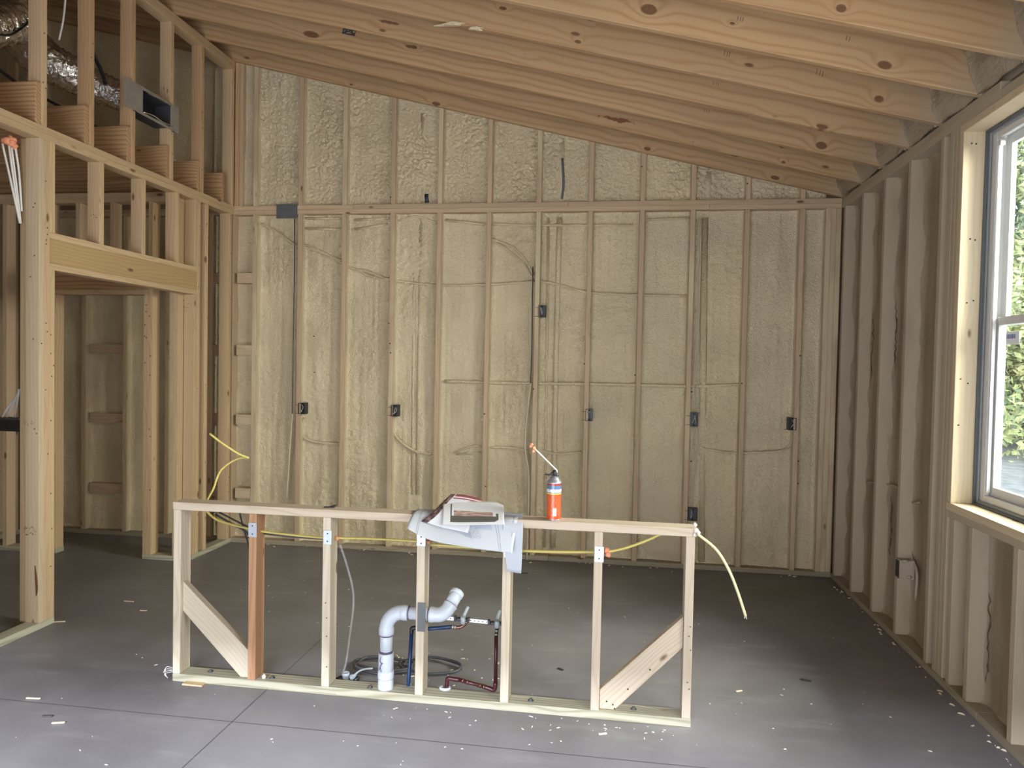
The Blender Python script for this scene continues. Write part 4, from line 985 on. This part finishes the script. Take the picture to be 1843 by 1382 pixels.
sheet('printout', P3([(3.27, [(799, 900), (822, 900), (850, 902), (888, 903), (906, 909)]), (3.205, [(797, 914), (822, 915), (850, 917), (885, 919), (907, 921)]), (3.155, [(796, 932), (822, 934), (850, 934), (885, 934), (907, 934)]), (3.135, [(795, 944), (822, 945), (850, 945), (885, 944), (908, 944)])]), 'photo', 'topmost printout with a dark tray-shaped picture')

# ---------------------------------------------------------------- electrical boxes on the walls
def outlet_box(u, v, label, w=.058, h=.096, wires=True, seed=0):
    c = on_y(YB - .004, u, v); o = empty('outlet_box', (c.x, YB, c.z)); tag(o, label, 'outlet box', 'black boxes on the gable wall')
    t = .004; d0, d1 = YB - .010, YB + .06
    boxes_mesh('shell', [(c.x - w / 2, c.x - w / 2 + t, d0, d1, c.z - h / 2, c.z + h / 2), (c.x + w / 2 - t, c.x + w / 2, d0, d1, c.z - h / 2, c.z + h / 2),
                         (c.x - w / 2 + t, c.x + w / 2 - t, d0, d1, c.z - h / 2, c.z - h / 2 + t), (c.x - w / 2 + t, c.x + w / 2 - t, d0, d1, c.z + h / 2 - t, c.z + h / 2)], 'black', o)
    boxes_mesh('back_plate', [(c.x - w / 2 + t, c.x + w / 2 - t, YB + .012, YB + .016, c.z - h / 2 + t, c.z + h / 2 - t)], 'black', o)
    for s in (-1, 1): lathe('screw_boss', [(.007, 0), (.007, .014)], 'black', o, (c.x, YB + .01, c.z + s * (h / 2 - .010)), (0, -1, 0), 8)
    rr = random.Random(seed)
    if wires:
        for i in range(3):
            a = rr.uniform(-.016, .016); tube('wire', [(c.x + a, YB + .01, c.z + .035), (c.x + rr.uniform(-.018, .018), YB - .006, c.z + rr.uniform(-.005, .015)), (c.x + rr.uniform(-.018, .018), YB + .004, c.z - .03)], .0022, ('white_cable', 'dark_cable', 'cream_cable')[i], o, 6, 5)
    tube('mounting_tab', [(c.x - w / 2 - .028, YB - .001, c.z + .028), (c.x - w / 2, YB - .001, c.z + .028)], .0018, 'nail', o, 5, 0)
    tube('mounting_tab', [(c.x - w / 2 - .032, YB - .001, c.z - .042), (c.x - w / 2, YB - .001, c.z - .042)], .0018, 'nail', o, 5, 0)
    return o
outlet_box(543, 735, 'black outlet box farthest left on the gable wall', seed=1)
outlet_box(710, 739, 'second black outlet box from the left on the gable wall', seed=2)
outlet_box(975, 560, 'black switch box set highest on the gable wall', seed=3)
outlet_box(1060, 747, 'black outlet box just right of the foam can nozzle', seed=4)
outlet_box(1249, 755, 'black outlet box with several cables above the right end of the half wall', w=.062, h=.11, seed=5)
outlet_box(1426, 763, 'black outlet box farthest right on the gable wall', seed=6)
outlet_box(1247, 926, 'low black box directly behind the right end of the half wall', w=.07, h=.10, seed=7)
# grey plate on the wall plate
a = on_y(YB - .006, 497, 393); b = on_y(YB - .006, 535, 367)
gp = empty('steel_plate', ((a.x + b.x) / 2, YB - .004, a.z)); tag(gp, 'dark grey steel guard plate nailed over the top plate', 'plate')
board('plate', gp, (a.x, b.x), (YB - .004, YB - .001), (a.z, b.z), 'galv_dull', .0008)
for fx in (.12, .88):
    for fz in (.15, .85): lathe('screw', [(.004, 0), (.003, .002)], 'nail', gp, (a.x + (b.x - a.x) * fx, YB - .004, a.z + (b.z - a.z) * fz), (0, -1, 0), 7)
# cables stapled to the gable-wall studs
def wall_cable(pts, r, mat, label, y=YB - .006):
    o = tube('wall_cable', [on_y(y, u, v) for u, v in pts], r, mat, None, 8, 5); tag(o, label, 'cable', 'cables on the gable wall')
wall_cable([(530, 394), (530, 480), (528, 600), (526, 740), (525, 760)], .0042, 'dark_cable', 'dark cable dropping from the grey steel plate', YB + .012)
wall_cable([(526, 745), (522, 800), (519, 850), (516, 895)], .0065, 'cream_cable', 'pale cable bowed along the stud left of the first outlet box', YB - .004)
wall_cable([(959, 480), (958, 560), (957, 640), (954, 700)], .0045, 'dark_cable', 'dark cable along the left side of the switch box stud', YB + .004)
wall_cable([(955, 690), (949, 740), (945, 790), (946, 820), (951, 850), (951, 900), (948, 1010)], .009, 'cream_cable', 'thick foam-dusted cable bowed out beside the foam can', YB - .005)
wall_cable([(1258, 392), (1256, 520), (1252, 640), (1248, 690), (1252, 740)], .0045, 'cream_cable', 'pale cable running down into the box above the half wall end', YB + .002)
wall_cable([(1262, 392), (1259, 540), (1254, 670), (1258, 720), (1254, 742)], .0045, 'cream_cable', 'second pale cable beside the twin down the same stud', YB + .004)
wall_cable([(1250, 768), (1246, 800), (1252, 830), (1248, 870), (1246, 912)], .0045, 'cream_cable', 'pale cable linking the two boxes near the half wall end', YB - .002)
wall_cable([(1254, 768), (1256, 800), (1251, 840), (1244, 880), (1243, 912)], .0045, 'cream_cable', 'second pale cable linking the same two boxes', YB - .004)
o = tube('wall_cable', [on_y(YB - .03, 1150, 978), on_y(YB - .06, 1165, 993), on_y(YB - .07, 1185, 1003), on_y(YB - .05, 1220, 1006)], .006, 'cream_cable', None, 8, 5); tag(o, 'pale cable loop lying at the foot of the gable wall', 'cable')
# box on the right wall, sprayed over with foam
c = on_x(XR - .03, 1634, 1040)
rbx = empty('outlet_box', (XR, 4.42, c.z)); tag(rbx, 'foam-spattered outlet box low on the window wall', 'outlet box')
yb0 = 4.40
boxes_mesh('shell', [(XR - .012, XR + .07, yb0, yb0 + .062, c.z - .055, c.z + .055)], 'foam_dull', rbx)
boxes_mesh('open_face', [(XR - .0135, XR - .011, yb0 + .006, yb0 + .056, c.z - .049, c.z + .049)], 'black', rbx)
for i in range(2): blob('foam_lump', (XR + .02 + i * .02, yb0 + .0, c.z + .05 - i * .09), .016, 'foam_dull', rbx, seed=50 + i, sq=(1.4, .5, .6))

# ---------------------------------------------------------------- attic: ducts, register boot, straps
def foil_duct(pts, r, label, seed=0):
    rr = random.Random(seed); tab = [[rr.uniform(-1, 1) for _ in range(28)] for _ in range(400)]
    o = tube('foil_duct', pts, r, 'foil', None, 28, 14, 1., True, lambda i, k: 1 + .035 * math.sin(i * 1.9) + .03 * tab[i % 400][k]); tag(o, label, 'duct', 'foil ducts in the attic'); return o
XA = XL - .55
foil_duct([on_x(XL - .9, -60, -40), on_x(XL - .8, 20, 40), on_x(XL - .62, 70, 100), on_x(XL - .5, 118, 128), on_x(XL - .42, 160, 150), on_x(XL - .30, 205, 168), on_x(XL - .16, 250, 188)], lambda t: .155 - .06 * t, 'shiny foil duct sweeping down to the register boot', 1)
foil_duct([on_x(XL - .45, -90, 60), on_x(XL - .42, -20, 50), on_x(XL - .42, 25, 35), on_x(XL - .5, 48, -20), on_x(XL - .55, 52, -45)], .12, 'crinkled foil duct in the upper left corner', 2)
o = tube('duct_strap', [on_x(XL - .28, -5, 62), on_x(XL - .28, 20, 62), on_x(XL - .29, 48, 42), on_x(XL - .31, 58, 20), on_x(XL - .33, 66, -20)], .012, 'black', None, 8, 5, .5); tag(o, 'black strap curving round the upper left foil duct', 'strap')
o = tube('duct_strap', [on_x(XL - .28, 160, 72), on_x(XL - .27, 172, 105), on_x(XL - .25, 183, 130), on_x(XL - .24, 190, 152)], .016, 'black', None, 8, 4, .35); tag(o, 'straight black strap hanging above the duct near the boot', 'strap')
o = tube('black_hose', [on_x(XL - .7, -10, 118), on_x(XL - .7, 15, 138), on_x(XL - .72, 40, 155), on_x(XL - .75, 95, 185), on_x(XL - .75, 112, 193)], .011, 'black', None, 8, 4); tag(o, 'black hose lying across the attic joists', 'hose')
o = tube('black_hose', [on_x(XL - .6, 165, 222), on_x(XL - .6, 180, 233), on_x(XL - .6, 188, 236)], .010, 'black', None, 8, 4); tag(o, 'short black hose end behind the joist under the boot', 'hose')
o = tube('white_cable', [on_x(XL - .15, 119, -40), on_x(XL - .15, 117, 5), on_x(XL - .17, 113, 40), on_x(XL - .2, 106, 72)], .006, 'white_cable', None, 8, 5); tag(o, 'single white cable dangling in the attic', 'cable')
bt = empty('register_boot', (XL - .02, 4.65, 3.28)); tag(bt, 'grey sheet-metal register boot mounted between attic studs', 'register boot')
a0, a1, z0, z1 = 4.345, 4.945, 3.262, 3.455
xo = XL + .004
def slab(y0, y1, za, zb): return (xo - .003, xo, y0, y1, za, zb)
boxes_mesh('flange', [slab(a0, 4.535, z0, z1), slab(4.845, a1, z0, z1), slab(4.535, 4.845, z0, z0 + .018), slab(4.535, 4.845, z1 - .022, z1)], 'boot', bt)
boxes_mesh('duct_box', [(xo - .13, xo - .003, 4.530, 4.535, z0 + .015, z1 - .018), (xo - .13, xo - .003, 4.845, 4.850, z0 + .015, z1 - .018), (xo - .13, xo - .003, 4.535, 4.845, z0 + .013, z0 + .018), (xo - .13, xo - .003, 4.535, 4.845, z1 - .022, z1 - .017)], 'rubber', bt)
boxes_mesh('dark_throat', [(xo - .128, xo - .124, 4.535, 4.845, z0 + .018, z1 - .022)], 'black', bt)
tube('tape', [(xo + .001, 4.54, z1 - .02), (xo + .003, 4.62, z1 - .028), (xo + .002, 4.72, z1 - .02), (xo + .002, 4.84, z1 - .022)], .007, 'foil', bt, 7, 5, .3)
tube('tape', [(xo + .001, 4.54, z0 + .02), (xo + .004, 4.64, z0 + .03), (xo + .002, 4.74, z0 + .022), (xo + .002, 4.86, z0 + .03)], .012, 'foil', bt, 7, 5, .3)
for yy, zz in ((4.44, z0 - .004), (4.86, z0 - .006)): tube('screw', [(xo, yy, zz), (xo + .03, yy - .012, zz - .012)], .003, 'nail', bt, 6, 0)
# white cables and orange foam on the near jamb
pk = on_x(XL - .10, 17, 256)
fb = empty('fire_foam', pk); tag(fb, 'orange fire-stop foam where white cables enter the top plate', 'foam')
for i, (u, v) in enumerate(((10, 254), (18, 257), (25, 262), (21, 252))): blob('foam_lump', on_x(XL - .10, u, v), .022, 'orange', fb, seed=70 + i)
for i, (pts, lab) in enumerate(((((4, 258), (18, 320), (36, 402)), 'leftmost white cable fanning from the orange foam'), (((16, 262), (24, 320), (36, 402)), 'second white cable fanning from the orange foam'),
                         (((20, 262), (29, 330), (37, 402)), 'third white cable fanning from the orange foam'), (((27, 262), (34, 310), (39, 380)), 'rightmost white cable fanning from the orange foam'))):
    o = tube('white_cable', [on_x(XL - .10, u, v) for u, v in pts], .006, 'white_cable', None, 8, 5); tag(o, lab, 'cable', 'white cables on the near jamb')
pn = empty('panel_box', on_x(XL - .12, 15, 765)); tag(pn, 'black electrical panel box at the left edge beside the jamb', 'panel box')
pa = on_y(3.66, 36, 777); pb_ = on_y(3.66, -60, 750)
board('cover', pn, (pb_.x, pa.x), (3.66, 3.75), (pa.z, pb_.z), 'black'); board('lip', pn, (pb_.x, pa.x), (3.655, 3.66), (pb_.z - .01, pb_.z + .002), 'rubber')
for i, (u0, u1) in enumerate(((33, 3), (34, 12), (35, 27))):
    o = tube('white_cable', [on_y(3.70, u0 + 1, 700), on_y(3.70, u0 - 2, 712), on_y(3.70, (u0 + u1) / 2 - 1, 730), on_y(3.70, u1, 752)], .006, 'white_cable', None, 8, 5); tag(o, ('leftmost', 'middle', 'rightmost')[i] + ' white cable spreading into the black panel box', 'cable', 'white cables into the panel box')

# ---------------------------------------------------------------- debris on the floor
rr = random.Random(21)
def scatter(name, n, area, size, mat, label, seed, flat=.35):
    r_ = random.Random(seed); vs_, fs = [], []
    for i in range(n):
        x, y = area(r_); s = size * r_.uniform(.5, 1.5); a = r_.uniform(0, 6.3); el = r_.uniform(.8, 3.2); b = len(vs_)
        for (dx, dy, dz) in ((-1, -.6, 0), (1, -.5, 0), (.8, .6, 0), (-.9, .5, 0), (-.5, -.3, 1), (.6, -.2, .8), (.4, .4, 1), (-.5, .3, .9)):
            px_, py_ = dx * s * el * .5, dy * s * .5
            vs_.append((x + px_ * math.cos(a) - py_ * math.sin(a), y + px_ * math.sin(a) + py_ * math.cos(a), .0005 + dz * s * flat))
        fs += [tuple(b + i_ for i_ in f) for f in ((0, 1, 5, 4), (1, 2, 6, 5), (2, 3, 7, 6), (3, 0, 4, 7), (4, 5, 6, 7), (3, 2, 1, 0))]
    o = mesh_obj(name, vs_, fs, mat); tag(o, label, 'debris', kind='stuff')
scatter('foam_crumbs', 150, lambda r: (r.uniform(-2.6, 1.4), 2.0 + 3.2 * r.random() ** 1.3), .0055, 'crumb', 'tiny pale foam crumbs scattered over the concrete', 1)
scatter('foam_crumbs', 42, lambda r: (r.uniform(-1.0, .3), PY - .02 - abs(r.gauss(0, .12))), .0055, 'crumb', 'pale sawdust crumbs along the front of the half wall', 2)
scatter('wood_shavings', 40, lambda r: (r.uniform(-1.25, -.55), r.uniform(3.3, 3.75)), .008, 'scrap', 'pale shavings lying among the tubing coils', 3)
scatter('foam_crumbs', 60, lambda r: (r.uniform(XR - .05, XR + .02), r.uniform(3.0, 5.6)), .008, 'scrap', 'foam scraps along the foot of the window wall', 4, .6)
scatter('foam_crumbs', 40, lambda r: (r.uniform(XL + .3, XR - .2), YB - abs(r.gauss(.02, .05))), .009, 'scrap', 'foam scraps along the foot of the gable wall', 5, .6)
for i, (u, v, L_, ang, mt, lab) in enumerate(((105, 1120, .10, .3, 'scrap', 'pale wood splinter near the doorway jamb'), (258, 1100, .06, .1, 'scrap', 'small splinter on the floor left of the half wall'), (232, 1083, .09, .0, 'scrap', 'flat wood chip left of the half wall'),
        (1330, 1245, .05, .5, 'scrap', 'pale chip on the floor right of the half wall'), (1085, 1322, .05, .4, 'crumb', 'white sliver in front of the half wall right end'), (1450, 1225, .07, -.3, 'dark_scrap', 'dark splinter right of the half wall'),
        (1009, 1205, .05, -.5, 'dark_scrap', 'dark twig behind the bay right of the fifth stud'), (85, 1290, .06, .2, 'dark_scrap', 'dark chip on the floor at lower left'), (105, 1302, .07, .3, 'scrap', 'pale double splinter on the floor at lower left'),
        (60, 1258, .09, .1, 'scrap', 'long pale splinter on the floor at far left'), (940, 1032, .12, .1, 'dark_scrap', 'dark stick on the floor behind the plan sheets'), (1113, 1012, .07, .0, 'dark_scrap', 'black lump at the foot of the gable wall'), (1650, 1178, .10, .9, 'spruce', 'wood offcut against the window wall plate'))):
    p = on_z(0, u, v)
    o = lumber('splinter', None, Matrix.Translation((p.x, p.y, .004)) @ Matrix.Rotation(ang, 4, 'Z'), L_ * .75, .010 if i != 12 else .05, .006, mt, .002); tag(o, lab, 'splinter')
o = blob('foam_lump', (-1.655, PY + .03, .047), .012, 'crumb', None, 88); tag(o, 'white foam lump on the bottom plate beside the reddish stud', 'foam')
fr = empty('fiber_tuft', (PX0 - .02, PY + .01, .03)); tag(fr, 'frayed white fibre tuft at the left end of the half wall', 'tuft')
for i in range(4): tube('strand', [(PX0 - .004, PY + .01, .06 - i * .006), (PX0 - .03 - i * .004, PY, .068 - i * .012), (PX0 - .045 + i * .008, PY - .005, .04 - i * .008)], .0016, 'white_cable', fr, 5, 4)

# ---------------------------------------------------------------- outdoors, seen through the window
ground = mesh_obj('ground', [(XR + .4, -30, -.35), (70, -30, -.35), (70, 70, .9), (XR + .4, 70, -.35), (XR + .4, 70, -1), (70, 70, -1), (70, -30, -1), (XR + .4, -30, -1)], [(0, 1, 2), (0, 2, 3), (4, 5, 6, 7), (3, 2, 5, 4), (1, 6, 5, 2), (0, 7, 6, 1), (0, 3, 4, 7)], 'ground'); tag(ground, 'pale straw-covered ground outside the window', kind='structure')
def tree(x, y, h, spread, mat, label, seed, n=15000):
    r_ = random.Random(seed); z0 = -.3
    o = empty('tree', (x, y, z0)); tag(o, label, 'tree', 'trees outside the window')
    tube('trunk', [(x, y, z0), (x + r_.uniform(-.2, .2), y, z0 + h * .4), (x + r_.uniform(-.4, .4), y + .2, z0 + h * .9)], lambda t: .16 - .12 * t, 'bark', o, 8, 4)
    vs_, fs = [], []
    cl = [(r_.gauss(0, spread * .45), r_.gauss(0, spread * .45), r_.uniform(.06, 1.0) * h, r_.uniform(.5, 1.1) * spread * .5) for _ in range(40)]
    for i in range(n):
        cx, cy_, cz, cr_ = cl[i % 40]; d = Vector((r_.gauss(0, 1), r_.gauss(0, 1), r_.gauss(0, .7))).normalized() * cr_ * r_.random() ** .4
        p = Vector((x + cx, y + cy_, z0 + cz)) + d; s = r_.uniform(.07, .15)
        a = Vector((r_.gauss(0, 1), r_.gauss(0, 1), r_.gauss(0, 1))).normalized(); b = a.orthogonal().normalized(); b2 = len(vs_)
        vs_ += [p - a * s, p + b * s * .45, p + a * s, p - b * s * .45]; fs.append((b2, b2 + 1, b2 + 2, b2 + 3))
    mesh_obj('foliage', vs_, fs, mat, o)
for i, (x, y, h, sp, mt, lab) in enumerate(((8.5, 19, 8, 2.4, 'leaf_yellow', 'yellowish tree farthest left in the window view'), (10.5, 20, 10, 2.6, 'leaf_green', 'tall bright green tree in the window view'), (12.5, 20, 7.5, 2.4, 'leaf_yellow', 'low golden tree in the window view'),
        (14, 23, 11, 3.0, 'leaf_dark', 'tall dark green tree at the right of the window view'), (11, 24, 12, 3.0, 'leaf_dark', 'dark tree behind the bright green one'), (15.5, 19, 8.5, 2.6, 'leaf_green', 'round green tree beyond the golden one'),
        (8, 24, 11, 3.0, 'leaf_green', 'green tree rising behind the yellowish one'), (17, 23, 11, 3.0, 'leaf_green', 'tall green tree hidden at the far right of the window'), (18, 17, 9, 2.6, 'leaf_yellow', 'yellow tree nearest the right outside the window'))):
    tree(x, y, h, sp, mt, lab, 300 + i)
